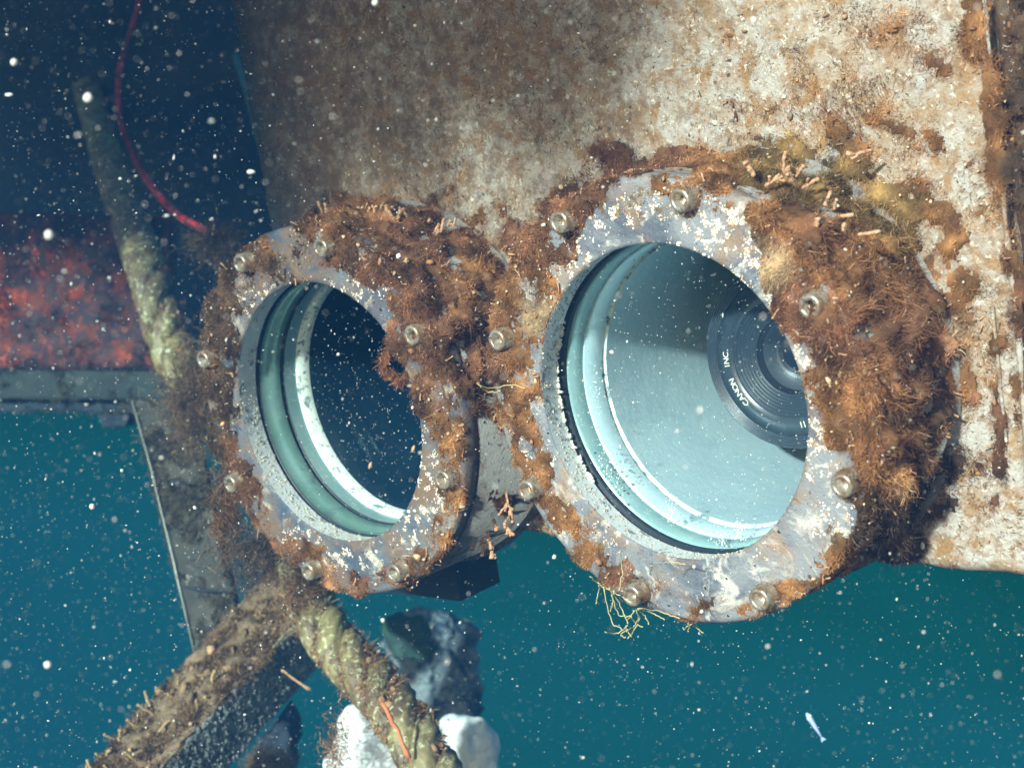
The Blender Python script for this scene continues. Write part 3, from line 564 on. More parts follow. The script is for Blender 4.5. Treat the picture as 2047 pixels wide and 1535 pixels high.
P = toW(np.concatenate(pts)); V, Fc = blobs(P, np.concatenate(rad), ICO1, .2); 
thing("bore_silt", V, Fc, M_vc, "tan silt and tiny round beads settled along the inner walls of the ports", "silt", kind="stuff", col=np.repeat(np.clip(np.concatenate(colr), 0, .9), 12, 0))
# specks stuck on the two panes
pts = []
for (cx, cy), z, cnt in ((PORTS[0], -.0160, 620), (PORTS[1], -.0442, 620)):
    a = RNG.uniform(0, 2 * np.pi, cnt); r = (RI - .003) * np.sqrt(RNG.random(cnt)); pts.append(np.stack([cx + r * np.cos(a), cy + r * np.sin(a), 0 * a + z], 1))
P = toW(np.concatenate(pts)); V, Fc = blobs(P, RNG.uniform(.00009, .00026, len(P)) * np.where(RNG.random(len(P)) < .06, 1.9, 1), ICO1, .1)
thing("glass_specks", V, Fc, M_snow, "pale specks stuck all over the glass of both ports", "specks", kind="stuff")
# white coralline bits inside the right port, by the edge of the glass
pts = []; 
for px, py, cnt, sp in ((1190, 780, 60, 26), (1212, 930, 90, 30), (1345, 1018, 60, 14), (1440, 1085, 90, 24), (1480, 1062, 50, 14), (1230, 960, 50, 20)):
    for _ in range(cnt): pts.append(plane_pt(px + RNG.normal() * sp * .5, py + RNG.normal() * sp, -.0158))
P = np.array(pts); P = P[np.hypot(P[:, 0], P[:, 1]) < RI]; P = toW(P); V, Fc = blobs(P, RNG.uniform(.0001, .00042, len(P)), ICO1, .3)
thing("white_fringe", V, Fc, M_white, "white branching crust creeping over the edge of the right port glass", "crust", kind="stuff")

# ---------------------------------------------------------------- small single growths
up_im = np.array([0, -.25, 1.])
def sprig_at(px, py, c, ang, Lpx, r, label, group, name="bryozoan_tube", mat_=None, branch=0, bend=.3, knob=.15):
    p = toW(plane_pt(px, py, c)[None])[0]; sc = p[1] / F; a = math.radians(ang)
    dv = np.array([math.cos(a), RNG.uniform(-.8, .1), math.sin(a)]); r = r * RNG.uniform(.7, 1.15); branch = branch + int(RNG.random() < .6); parts = [rod(p, dv, Lpx * sc, r, bend, knob)]
    for _ in range(branch):
        t = RNG.uniform(.25, .8); parts.append(rod(p + dv / np.linalg.norm(dv) * Lpx * sc * t, dv + RNG.normal(size=3) * .7, Lpx * sc * RNG.uniform(.25, .5), r * .8, .3, .2, 7))
    V, Fc = join(parts); return thing(name, V, Fc, mat_ or M_orange, label, "sea growth", group)
G1 = "orange tubes above the right port"
for x, y, c, an, L, br, lb in [(1568, 348, -.020, 100, 48, 0, "tall thin orange tube standing highest above the right port"), (1585, 362, -.016, 120, 34, 3, "branched orange tube beside the tallest one over the right port"),
        (1530, 372, -.014, 30, 40, 4, "stubby antler-shaped orange growth left of the tallest tube"), (1590, 355, -.018, 60, 34, 2, "orange twig leaning right next to the branched tube over the right port"),
        (1602, 378, -.012, 35, 46, 4, "knobbly orange branch pointing right above the right port"), (1650, 412, -.012, 80, 32, 0, "upright pale orange stub left of the short pair, upper right of right port"),
        (1668, 418, -.012, 92, 24, 1, "short pale orange stub between its taller neighbour and the flat one"), (1680, 432, -.010, -4, 26, 0, "broad flat orange stub pointing right over the olive algae"),
        (1715, 470, -.008, 2, 46, 0, "long orange tube lying flat in the brown algae right of the others"), (1632, 452, -.006, 80, 18, 0, "small yellowish tube poking from algae at the upper right of the right port"),
        (1685, 462, -.006, 80, 14, 0, "tiny open-ended orange tube in the brown algae"), (1508, 352, -.016, 120, 30, 3, "small orange antler growth leftmost above the right port"), (1745, 300, -.05, 200, 60, 0, "thin tan twig lying across the plate above the right port")]:
    sprig_at(x, y, c, an, L, .00085 if L < 44 else .0007, lb, G1, branch=br)
ORD = "first second third fourth fifth sixth seventh eighth ninth tenth eleventh twelfth thirteenth fourteenth fifteenth sixteenth seventeenth eighteenth nineteenth twentieth 21st 22nd 23rd 24th 25th 26th".split()
G2 = "short tubes standing over the left port"
for q in range(26):
    x = 640 + 270 * (q + RNG.random()) / 26; y = 400 + 40 * RNG.random() + (x - 640) * .12; 
    o = sprig_at(x, y + 16, -.030 if x < 800 else -.040, RNG.uniform(60, 125), RNG.uniform(14, 34), .0008, "short tan tube, %s from the left in the row above the left port" % ORD[q], G2, branch=int(RNG.random() < .3))
G3 = "dangling sprigs between the ports"
for x, y, an, L, lb in [(1012, 985, -80, 72, "longest dangling tan sprig, just left of the lower left bolt of the right port"), (985, 1035, -70, 26, "short tan sprig curling right, highest of the hanging cluster"), (1008, 1045, -60, 30, "tan sprig nearest the right port in the hanging cluster"),
        (975, 1060, -80, 44, "tan hanging sprig with a knobbed tip, fourth from the left"), (962, 1068, -85, 44, "tan hanging sprig third from the left"), (955, 1065, -110, 38, "tan hanging sprig second from the left"), (935, 1025, -100, 66, "thin brown sprig hanging leftmost by the left port rim"), (985, 1090, -95, 26, "lowest small tan sprig of the hanging cluster")]:
    sprig_at(x, y, -.030, an, L, .00075, lb, G3, "hanging_sprig", branch=4, bend=.15, knob=.6)
# flakes behind the left glass, filaments
for x, y, lb in ((740, 930, "small orange flake in front of the left port glass, left one"), (826, 897, "small orange flake near the right edge of the left port glass")):
    p = toW((np.array(plane_pt(x, y, -.040)))[None])[0]; V = ICO2[0] * np.array([.0008, .0006, .0019]); a = -.35; V = V @ np.array([[math.cos(a), 0, math.sin(a)], [0, 1, 0], [-math.sin(a), 0, math.cos(a)]])
    thing("orange_flake", V + p, ICO2[1], M_orange, lb, "flake", "orange flakes at the left glass")
M_fil = layered("olive_filament", (.42, .36, .18), [], .7, 0, None)
def filament(pix, Y0, r=.00022, wob=3):
    t = np.linspace(0, 1, 14); xs = np.interp(t, np.linspace(0, 1, len(pix)), [p[0] for p in pix]); ys = np.interp(t, np.linspace(0, 1, len(pix)), [p[1] for p in pix])
    if len(pix) > 2:
        for arr in (xs, ys): arr[1:-1] = (arr[:-2] + 2 * arr[1:-1] + arr[2:]) / 4
    return tube(np.array([at(x + wob * RNG.normal() * .3, y + wob * RNG.normal() * .3, Y0 + .006 * math.sin(3 * q)) for x, y, q in zip(xs, ys, t)]), r, 5)
fl_ = [[(1240, 1100), (1245, 1140), (1238, 1180)], [(1195, 1165), (1225, 1180), (1262, 1205)], [(1198, 1170), (1192, 1205)], [(1205, 1172), (1218, 1230), (1228, 1250), (1242, 1256)], [(1220, 1175), (1226, 1200), (1220, 1222)],
       [(1225, 1180), (1245, 1220), (1255, 1245)], [(1222, 1190), (1238, 1232), (1262, 1230)], [(1268, 1220), (1255, 1240), (1250, 1258), (1262, 1270)], [(1272, 1220), (1280, 1235), (1268, 1258), (1256, 1276)], [(1274, 1218), (1290, 1232), (1297, 1246)],
       [(1276, 1216), (1305, 1226), (1330, 1238)], [(1278, 1214), (1320, 1222), (1360, 1236)], [(1210, 1264), (1235, 1266), (1255, 1250)], [(1276, 1235), (1270, 1250), (1252, 1262)], [(1180, 1152), (1200, 1170), (1240, 1190)], [(1262, 1232), (1270, 1246), (1285, 1252)],
       [(1255, 1258), (1240, 1268), (1250, 1275)], [(1380, 1248), (1375, 1262)], [(1382, 1246), (1395, 1256), (1405, 1264)], [(1378, 1246), (1368, 1258)]]
V, Fc = join([filament(p, .597) for p in fl_]); thing("filament_tuft", V, Fc, M_fil, "wispy olive filaments trailing from the bottom left bolt of the right port", "seaweed")
for p, lb in (([(955, 770), (985, 778), (1020, 768), (1050, 775)], "long pale thread lying across the gap between the two ports"), ([(960, 772), (975, 785), (1000, 782)], "short pale thread just under the long one between the ports"),
              ([(1300, 1130), (1340, 1122), (1370, 1128)], "fine dark thread on the bottom of the right port rim")):
    V, Fc = filament(p, .622 if p[0][0] < 1100 else .588, .0002); thing("loose_thread", V, Fc, M_fil, lb, "thread", "threads on the port rims")
# the curl of growth that hangs into the left opening
cp = [(775, 700), (762, 720), (772, 745), (790, 752), (800, 765), (815, 748), (835, 735)]
t = np.linspace(0, 1, 40); cx_ = np.interp(t, np.linspace(0, 1, 7), [p[0] for p in cp]); cy_ = np.interp(t, np.linspace(0, 1, 7), [p[1] for p in cp])
base = np.array([at(x, y, .735) for x, y in zip(cx_, cy_)])
P = base[RNG.integers(0, 40, 1400)] + RNG.normal(size=(1400, 3)) * .0009; Nn = RNG.normal(size=(1400, 3)); Nn /= np.linalg.norm(Nn, axis=1)[:, None]
V, Q, Cc = strands(P, Nn, RNG.uniform(.001, .004, 1400), np.array([.30, .13, .06]) * np.exp(.35 * RNG.normal(size=(1400, 1))), seg=3, flow_s=.006)
thing("drooping_algae", V, Q, M_algae, "ragged curl of red-brown algae drooping into the left port opening", "algae", kind="stuff", col=Cc)

# ---------------------------------------------------------------- structure to the left and below
def quad_prism(front, depth, name, mat_, label, cat, Y, extra=None):
    """front: 4 photo pixels (with depths) -> prism going away from the camera by depth"""
    A = np.array([at(x, y, yy_) for (x, y), yy_ in zip(front, Y)]); B2 = A + np.array([0, depth, 0]); V = np.concatenate([A, B2])
    return V, [[0, 1, 2, 3], [7, 6, 5, 4]] + [[i, i + 4, (i + 1) % 4 + 4, (i + 1) % 4] for i in range(4)]
def rough_slab(c4, Y4, depth, nx, ny, amp, sc, seed):
    """subdivided front face of 4 corners (tl,tr,br,bl), displaced, with side walls"""
    A = [at(x, y, yy_) for (x, y), yy_ in zip(c4, Y4)]; U, Vv = np.meshgrid(np.linspace(0, 1, nx), np.linspace(0, 1, ny))
    P = (1 - Vv)[..., None] * ((1 - U)[..., None] * A[0] + U[..., None] * A[1]) + Vv[..., None] * ((1 - U)[..., None] * A[3] + U[..., None] * A[2]); P = P.reshape(-1, 3)
    nrm = np.cross(A[1] - A[0], A[3] - A[0]); nrm /= np.linalg.norm(nrm); nrm *= -np.sign(nrm[1]); P = P + nrm * (amp * fbm(P, sc, seed))[:, None]
    rim0 = np.concatenate([np.arange(nx), np.arange(1, ny) * nx + nx - 1, (ny - 1) * nx + np.arange(nx - 2, -1, -1), np.arange(ny - 2, 0, -1) * nx])
    edge = np.zeros(len(P), bool); edge[rim0] = True; P[edge] += .5 * amp * nz3(P[edge], sc * .5, seed + 5)
    i, j = np.meshgrid(np.arange(ny - 1), np.arange(nx - 1), indexing='ij'); a = (i * nx + j).ravel(); Q = np.stack([a, a + 1, a + 1 + nx, a + nx], 1)
    Bk = P[rim0] + np.array([0, depth, 0]); o = len(P); kk = len(rim0); q = np.arange(kk); R2 = np.stack([rim0, o + q, o + (q + 1) % kk, rim0[(q + 1) % kk]], 1)
    return np.concatenate([P, Bk]), np.concatenate([Q, R2])
V, Fc = rough_slab([(-900, -900), (1500, -900), (1300, 790), (-900, 815)], [1.75, 1.75, 1.75, 1.75], .5, 90, 60, .008, .12, 200)
thing("dark_hull", V, Fc, M_navy, "dark blue hull wall in shade filling the upper left background", "hull")
V, Fc = rough_slab([(-260, 418), (326, 432), (338, 738), (-260, 738)], [1.28, 1.24, 1.24, 1.28], .04, 60, 36, .002, .03, 210)
thing("red_board", V, Fc, M_red, "flaking red painted board behind the rope at left", "board")
rail = empty("steel_rail", loc=tuple(at(200, 770, 1.2)))
V, Fc = rough_slab([(-260, 738), (372, 742), (384, 800), (-260, 796)], [1.21, 1.17, 1.17, 1.21], .03, 50, 8, .0008, .03, 220)
c0 = np.array(rail.location)
mk("rail_bar", V - c0, Fc, M_steel, rail)
V, Fc = rough_slab([(-260, 798), (378, 802), (384, 826), (-260, 822)], [1.225, 1.185, 1.185, 1.225], .05, 40, 4, .0012, .03, 221); mk("rail_underside", V - c0, Fc, M_navy, rail)
V, Fc = rough_slab([(196, 824), (262, 825), (255, 850), (206, 856)], [1.20] * 4, .03, 8, 6, .001, .02, 222); mk("rail_bracket", V - c0, Fc, M_navy, rail)
hexp = np.array([at(357, 811, 1.165)]); a6 = np.radians(np.arange(6) * 60 + 10); hv = [hexp[0] + .0048 * np.array([math.cos(a), 0, math.sin(a)]) + np.array([0, y_, 0]) for y_ in (-.004, .004) for a in a6]
mk("rail_bolt", np.array(hv) - c0, [[5, 4, 3, 2, 1, 0], [6, 7, 8, 9, 10, 11]] + [[k, (k + 1) % 6, (k + 1) % 6 + 6, k + 6] for k in range(6)], M_bolt, rail, False)
tag(rail, "grey steel rail with one hex bolt running under the red panel", "rail")
V, Fc = rough_slab([(262, 800), (376, 800), (476, 1225), (391, 1318)], [1.06, 1.06, 1.0, 1.0], .012, 24, 70, .0006, .02, 230)
M_strut = layered("silted_strut_metal", (.028, .029, .026), [(22, .42, .6, (.05, .045, .037)), (12, .60, .64, (.03, .035, .045), 3), (260, .62, .66, (.2, .19, .17), 4)], .85, .0, (300, .7, .001))
strut = empty("flat_strut", loc=tuple(at(370, 1050, 1.03))); c0 = np.array(strut.location)
mk("strut_plate", V - c0, Fc, M_strut, strut)
ed = np.array([at(x, y, Y_) for x, y, Y_ in ((264, 802, 1.058), (300, 930, 1.04), (345, 1115, 1.02), (391, 1317, .998))]); mk("bright_edge", *(lambda a: (a[0] - c0, a[1]))(tube(ed, .0004, 6)), layered("pale_edge_strip", (.4, .42, .4), [], .4, .4, None), strut)  # thin pale strip along the strut's left edge
for k_, (x0, y0, x1, y1) in enumerate([(362, 1172, 450, 1185), (398, 1250, 440, 1262), (345, 960, 372, 966)]):
    tt = np.linspace(0, 1, 12); pp = np.array([at(x0 + (x1 - x0) * q, y0 + (y1 - y0) * q + 1.2 * math.sin(q * 5), 1.0 + (1.05 - 1.0) * (1180 - y0) / 380 - .004) for q in tt])
    mk("dark_scar", *(lambda a: (a[0] - c0, a[1]))(tube(pp, .0009 * np.sin(np.pi * (tt * .9 + .05)) + .0003, 6)), M_navy, strut)
tag(strut, "flat grey strut sloping down from the rail at left", "strut")

# diagonal beam: square tube, algae on the upper face, blistered coating on the lower one
beam = empty("square_beam", loc=tuple(at(450, 1380, .92))); c0 = np.array(beam.location)
E0 = [(560, 1120), (612, 1226), (668, 1296)]; E1 = [(60, 1660), (240, 1620), (360, 1640)]
def beam_face(a, b, Ya, Yb, seed, amp, mt, name):
    (x0, y0), (x1, y1) = E0[a], E0[b]; (x2, y2), (x3, y3) = E1[a], E1[b]
    V, Fc = rough_slab([(x0, y0), (x1, y1), (x3, y3), (x2, y2)], [Ya[0], Ya[1], Yb[1], Yb[0]], .03, 40, 110, amp, .012, seed); mk(name, V - c0, Fc, mt, beam)
beam_face(0, 1, (.985, .955), (.88, .85), 240, .0012, layered("algae_film", (.14, .095, .055), [(40, .42, .6, (.22, .15, .09), 10), (160, .55, .65, (.06, .04, .03), 6)], .8, 0, (300, .9, .002)), "upper_face")
beam_face(1, 2, (.955, .985), (.85, .88), 250, .0010, M_foam, "lower_face")
ed = np.array([at(E0[1][0] + (E1[1][0] - E0[1][0]) * q, E0[1][1] + (E1[1][1] - E0[1][1]) * q, .9535 + (.8485 - .9535) * q) for q in np.linspace(0, 1, 60)]); ed += .0005 * nz3(ed, .01, 260)
mk("worn_corner", *(lambda a: (a[0] - c0, a[1]))(tube(ed, .0009, 6)), layered("worn_corner_metal", (.32, .28, .2), [(120, .5, .6, (.12, .07, .04), 8)], .6, .2, (400, .6, .001)), beam)
tag(beam, "square beam slanting up from the bottom left, brown on top and blistered grey below", "beam")
# blisters on the lower face as real bumps
k = 2600; a_, b_ = RNG.random(k), RNG.random(k)
def bilin(i0, i1, Ya, Yb, a_, b_):
    P0 = np.array([at(*E0[i0], Ya[0])]); P1 = np.array([at(*E0[i1], Ya[1])]); P2 = np.array([at(*E1[i0], Yb[0])]); P3 = np.array([at(*E1[i1], Yb[1])])
    return (1 - b_)[:, None] * ((1 - a_)[:, None] * P0 + a_[:, None] * P1) + b_[:, None] * ((1 - a_)[:, None] * P2 + a_[:, None] * P3)
P = bilin(1, 2, (.955, .985), (.85, .88), a_ * .94 + .03, b_); V, Fc = blobs(P - c0, RNG.uniform(.0006, .0017, k), ICO1, .15); o = mk("blisters", V, Fc, M_foam, beam); o["kind"] = "stuff"
k = 30000; P = bilin(0, 1, (.985, .955), (.88, .85), RNG.random(k), RNG.random(k)); Nn = np.tile(np.array([-.45, -.75, .45]), (k, 1)); Nn /= np.linalg.norm(Nn[0])
f = np.clip(.9 + .6 * nz(P, .02, 270), .2, 2); V, Q, Cc = strands(P, Nn, RNG.uniform(.0015, .0055, k) * f, np.array([.17, .105, .055]) * np.exp(.4 * RNG.normal(size=(k, 1))), w=.0005, seg=3, flow_s=.02)
lump, lf = blobs(bilin(0, 1, (.985, .955), (.88, .85), RNG.random(500), RNG.random(500)), .0004 + RNG.exponential(.0006, 500).clip(0, .0026), ICO2, .2)
lc = np.repeat(np.array([.16, .105, .06]) * np.exp(.3 * RNG.normal(size=(500, 1))), 42, 0)
thing("beam_algae", V, Q, M_algae, "matted brown algae on the upper face of the slanting beam", "algae", kind="stuff", col=Cc)
thing("beam_crust", lump, lf, M_vc, "brown lumps of growth on the slanting beam", "growth", kind="stuff", col=np.clip(lc, 0, .8))
M_tan = layered("tan_tube_worm", (.26, .17, .08), [(300, .5, .65, (.5, .36, .18), 6)], .7, 0, (900, .6, .0006))
for q in range(26):
    b0 = .42 + .5 * (q + RNG.random()) / 26; p = bilin(0, 1, (.985, .955), (.88, .85), np.array([RNG.uniform(0, .35) if q % 3 else RNG.uniform(.4, .9)]), np.array([b0]))[0]
    V, Fc = rod(p, np.array([RNG.uniform(-1, .3), RNG.uniform(-.9, .1), RNG.uniform(.2, 1.0)]), RNG.uniform(.004, .012), RNG.uniform(.0006, .0010), RNG.uniform(-.9, .9), .1); thing("worm_tube", V, Fc, M_tan, "curved tan worm tube, %s from the top of those along the slanting beam" % ORD[q], "worm tube", "worm tubes along the slanting beam")
V, Fc = rod(at(562, 1338, .93), np.array([.85, -.1, -.6]), .021, .0007, .1, .5); thing("hanging_twig", V, Fc, M_orange, "brown twig sticking out under the slanting beam", "twig")
V, Fc = rough_slab([(548, 1432), (575, 1470), (560, 1640), (420, 1640)], [1.1] * 4, .06, 24, 24, .004, .03, 280); thing("dark_brace", V, Fc, M_navy, "dark brace behind the foot of the slanting beam", "brace")  # brace in the dark navy colour
def tuft(center, spread, k, L, colr, name, label, seed, w=.0004):
    P = np.array(center) + RNG.normal(size=(k, 3)) * np.array(spread); Nn = RNG.normal(size=(k, 3)); Nn[:, 1] -= .4; Nn /= np.linalg.norm(Nn, axis=1)[:, None]
    V, Q, Cc = strands(P, Nn, RNG.uniform(.3, 1, k) * L, np.array(colr) * np.exp(.4 * RNG.normal(size=(k, 1))), w=w, seg=3, flow_s=.01, seed=seed); return thing(name, V, Q, M_algae, label, "algae", kind="stuff", col=Cc)
tuft(at(540, 1530, 1.05), (.008, .008, .006), 2500, .008, (.22, .13, .07), "algae_tuft", "brown algae clump at the bottom edge right of the beam", 300)
tuft(at(515, 1150, .98), (.010, .008, .007), 1300, .006, (.10, .065, .045), "algae_tuft", "sparse dark algae drifting above the slanting beam", 304)
tuft(at(672, 1500, .84), (.004, .005, .010), 900, .006, (.26, .14, .08), "algae_tuft", "small brown tuft left of the smooth white sponge", 308)

# added unseen slab up and left of frame, shaped to shade the upper left
oe = np.array([at(*p) for p in ((1300, -260, .64), (1150, -110, .66), (990, 10, .69), (750, 170, .75), (500, 330, .82), (300, 330, 1.12), (150, 390, 1.22), (-100, 470, 1.3), (-700, 560, 1.4))]) - .55 * Ld
t_ = np.linspace(0, 8, 160); lip = np.stack([np.interp(t_, np.arange(9), oe[:, q]) for q in range(3)], 1); lip += .012 * nz3(lip, .05, 500) + .004 * nz3(lip, .015, 504)
up_o = np.array([-.35, .05, .9]); rows = [lip + up_o * q for q in (0, .05, .12, .3, .7)]; nl = 160
V = np.concatenate(rows + [r_ + np.array([-.03, -.03, .0]) for r_ in rows[::-1]]); i, j = np.meshgrid(np.arange(9), np.arange(nl - 1), indexing='ij'); a = (i * nl + j).ravel()
Qd = np.stack([a, a + 1, a + 1 + nl, a + nl], 1); a = 9 * nl + np.arange(nl - 1); b = np.arange(nl - 1); Qd = np.concatenate([Qd, np.stack([a, a + 1, b + 1, b], 1)])
thing("shade_slab", V, Qd, M_navy, "added dark slab out of view above and left, shading the upper left", "hull")
k = 16000; ii = RNG.integers(0, nl, k); P = lip[ii] + RNG.normal(size=(k, 3)) * .006; V, Q, Cc = strands(P, np.tile(-up_o, (k, 1)), RNG.exponential(.028, k).clip(.004, .12), np.tile([.10, .06, .03], (k, 1)), w=.0016, seg=3, flow_s=.05, up=1.2, curl=.5)
thing("shade_slab_fringe", V, Q, M_algae, "added ragged fringe on the unseen shade slab, softening its shadow edge", "algae", kind="stuff", col=Cc)  # fringe added to the slab's lip to soften its shadow edge

# ---------------------------------------------------------------- rope, hose
def spline(ctrl, m_):
    c = np.array(ctrl, float); t = np.linspace(0, len(c) - 1, m_); i = np.clip(t.astype(int), 0, len(c) - 2); f = t - i
    p0 = c[np.clip(i - 1, 0, len(c) - 1)]; p1 = c[i]; p2 = c[i + 1]; p3 = c[np.clip(i + 2, 0, len(c) - 1)]; f = f[:, None]
    return .5 * (2 * p1 + (-p0 + p2) * f + (2 * p0 - 5 * p1 + 4 * p2 - p3) * f ** 2 + (-p0 + 3 * p1 - 3 * p2 + p3) * f ** 3)
rc = [at(x, y, Y_) for x, y, Y_ in ((110, -60, 1.95), (165, 150, 1.80), (218, 330, 1.46), (290, 530, 1.15), (345, 705, 1.10), (425, 800, 1.06), (565, 960, 1.0), (612, 1170, .93), (660, 1275, .89), (750, 1370, .86), (820, 1465, .83), (900, 1600, .80))]
m_ = 900; ctr = spline(rc, m_); T = np.gradient(ctr, axis=0); T /= np.linalg.norm(T, axis=1)[:, None]; A = np.cross(T, [0, 1, 0]); A /= np.linalg.norm(A, axis=1)[:, None]; Bn = np.cross(T, A)
s = np.concatenate([[0], np.cumsum(np.linalg.norm(np.diff(ctr, axis=0), axis=1))])
rope = empty("rope", loc=tuple(ctr[m_ // 2])); c0 = np.array(rope.location); ro_pts = []
for q in range(3):
    ph = s * 2 * np.pi / .075 + q * 2 * np.pi / 3; sp = ctr + .0068 * (np.cos(ph)[:, None] * A + np.sin(ph)[:, None] * Bn)
    V, Fc = tube(sp, .0078, 26, lobes=9, twist=-420, amp=.07); mk("rope_strand", V - c0, Fc, M_rope, rope); ro_pts.append(sp)
tag(rope, "thick three-strand yellowish rope fouled with brown silt passing behind the left port", "rope")
k = 28000; ii = RNG.integers(0, m_, k); ang = RNG.uniform(0, 6.28, k); Nn = np.cos(ang)[:, None] * A[ii] + np.sin(ang)[:, None] * Bn[ii]; P = ctr[ii] + Nn * .0125 + RNG.normal(size=(k, 3)) * .001
f = nz(P, .03, 310) + .6 * nz(P, .01, 312); ok = f > -.05; P, Nn, f = P[ok], Nn[ok], f[ok]
V, Q, Cc = strands(P, Nn, RNG.uniform(.0015, .006, len(P)) * (.6 + .5 * f), np.array([.23, .125, .06]) * np.exp(.4 * RNG.normal(size=(len(P), 1))), w=.00045, seg=3, flow_s=.012)
thing("rope_algae", V, Q, M_algae, "brown algae clinging to the thick rope", "algae", kind="stuff", col=Cc)
k = 1500; ii = RNG.integers(0, m_, k); ang = RNG.uniform(0, 6.28, k); Nn = np.cos(ang)[:, None] * A[ii] + np.sin(ang)[:, None] * Bn[ii]; P = ctr[ii] + Nn * .0125; ok = nz(P, .03, 310) > .15; P = P[ok]
V, Fc = blobs(P, RNG.uniform(.0006, .0022, len(P)), ICO1, .2); thing("rope_crust", V, Fc, M_vc, "brown lumps of silt stuck on the thick rope", "growth", kind="stuff", col=np.repeat(np.array([.20, .115, .065]) * np.exp(.3 * RNG.normal(size=(len(P), 1))), 12, 0))
hose = spline([at(x, y, Y_) for x, y, Y_ in ((300, -60, 1.70), (262, 60, 1.70), (238, 150, 1.68), (240, 240, 1.62), (268, 315, 1.45), (300, 368, 1.16), (350, 425, 1.10), (400, 456, 1.08), (436, 470, 1.07))], 220)
V, Fc = tube(hose, .0027, 14); thing("red_hose", V, Fc, M_redhose, "thin red hose curving down behind the rope", "hose")
V, Fc = rod(at(765, 1405, .80), np.array([.45, -.1, -.9]), .030, .0012, .1, 0); thing("orange_strip", V, Fc, layered("orange_strip_mat", (.5, .15, .07), [], .7, 0, None), "short orange-pink strip caught on the lower rope", "strip")
V, Fc = tube(np.array([at(x, y, 1.5) for x, y in ((470, 110), (495, 190), (515, 270), (538, 350), (545, 420))]), .0035, 8); thing("teal_edge_line", V, Fc, layered("teal_film", (.05, .14, .16), [], .7, 0, None), "thin dull teal pipe standing behind the housing plate's left edge", "edge line")  # plate's blue-green edge line, drawn as an added tube behind it

tuft(at(385, 790, 1.0), (.008, .010, .016), 5200, .010, (.14, .085, .05), "algae_tuft", "dark shaggy algae where the rope meets the left port", 312)
tuft(at(434, 486, 1.05), (.009, .006, .007), 2600, .008, (.12, .08, .05), "algae_tuft", "dark algae at the end of the red hose", 332)
tuft(at(452, 1010, .80), (.0035, .004, .010), 2200, .007, (.17, .09, .05), "algae_tuft", "pointed brown algae beard hanging off the left edge of the left port", 316, w=.0003)
tuft(at(600, 1185, .90), (.006, .006, .009), 2600, .007, (.22, .13, .075), "algae_tuft", "tan algae wrapped round the rope just under the left port", 320)
tuft(at(520, 1095, .86), (.012, .008, .007), 2600, .007, (.10, .065, .045), "algae_tuft", "dark algae hanging under the lower left of the left port", 324)
tuft(at(960, 1000, .735), (.004, .006, .006), 900, .004, (.24, .15, .09), "algae_tuft", "thin tan growth above the hanging sprigs", 328, w=.00025)

def fuzz(c4, Y4, k, L, colr, name, label, seed, thr=0.0):
    a_, b_ = RNG.random(k), RNG.random(k); A4 = [at(x, y, yy_) for (x, y), yy_ in zip(c4, Y4)]
    P = (1 - b_)[:, None] * ((1 - a_)[:, None] * A4[0] + a_[:, None] * A4[1]) + b_[:, None] * ((1 - a_)[:, None] * A4[3] + a_[:, None] * A4[2]); P[:, 1] -= .0008
    f = nz(P, .035, seed) + .6 * nz(P, .01, seed + 2) + 1.1 * (np.minimum.reduce([a_, 1 - a_, b_, 1 - b_]) < .03); ok = f > thr; P, f = P[ok], f[ok]
    V, Q, Cc = strands(P, np.tile([0, -1., .1], (len(P), 1)), RNG.uniform(.3, 1, len(P)) * L * (.6 + .5 * f), np.array(colr) * np.exp(.4 * RNG.normal(size=(len(P), 1))), w=.0005, seg=3, flow_s=.02, seed=seed); return thing(name, V, Q, M_algae, label, "algae", kind="stuff", col=Cc)
fuzz([(-60, 738), (372, 742), (384, 826), (-60, 822)], [1.2, 1.17, 1.17, 1.2], 9000, .006, (.075, .07, .05), "rail_algae", "thin grey-brown growth along the rail under the red board", 340, .3)
fuzz([(262, 800), (376, 800), (476, 1225), (391, 1318)], [1.06, 1.06, 1.0, 1.0], 14000, .005, (.10, .085, .06), "strut_algae", "thin silty growth in patches on the flat grey strut", 344, .35)
fuzz([(-60, 418), (326, 432), (338, 738), (-60, 738)], [1.25, 1.24, 1.24, 1.25], 16000, .006, (.05, .035, .035), "board_algae", "dark growth breaking up the red board", 348, .25)

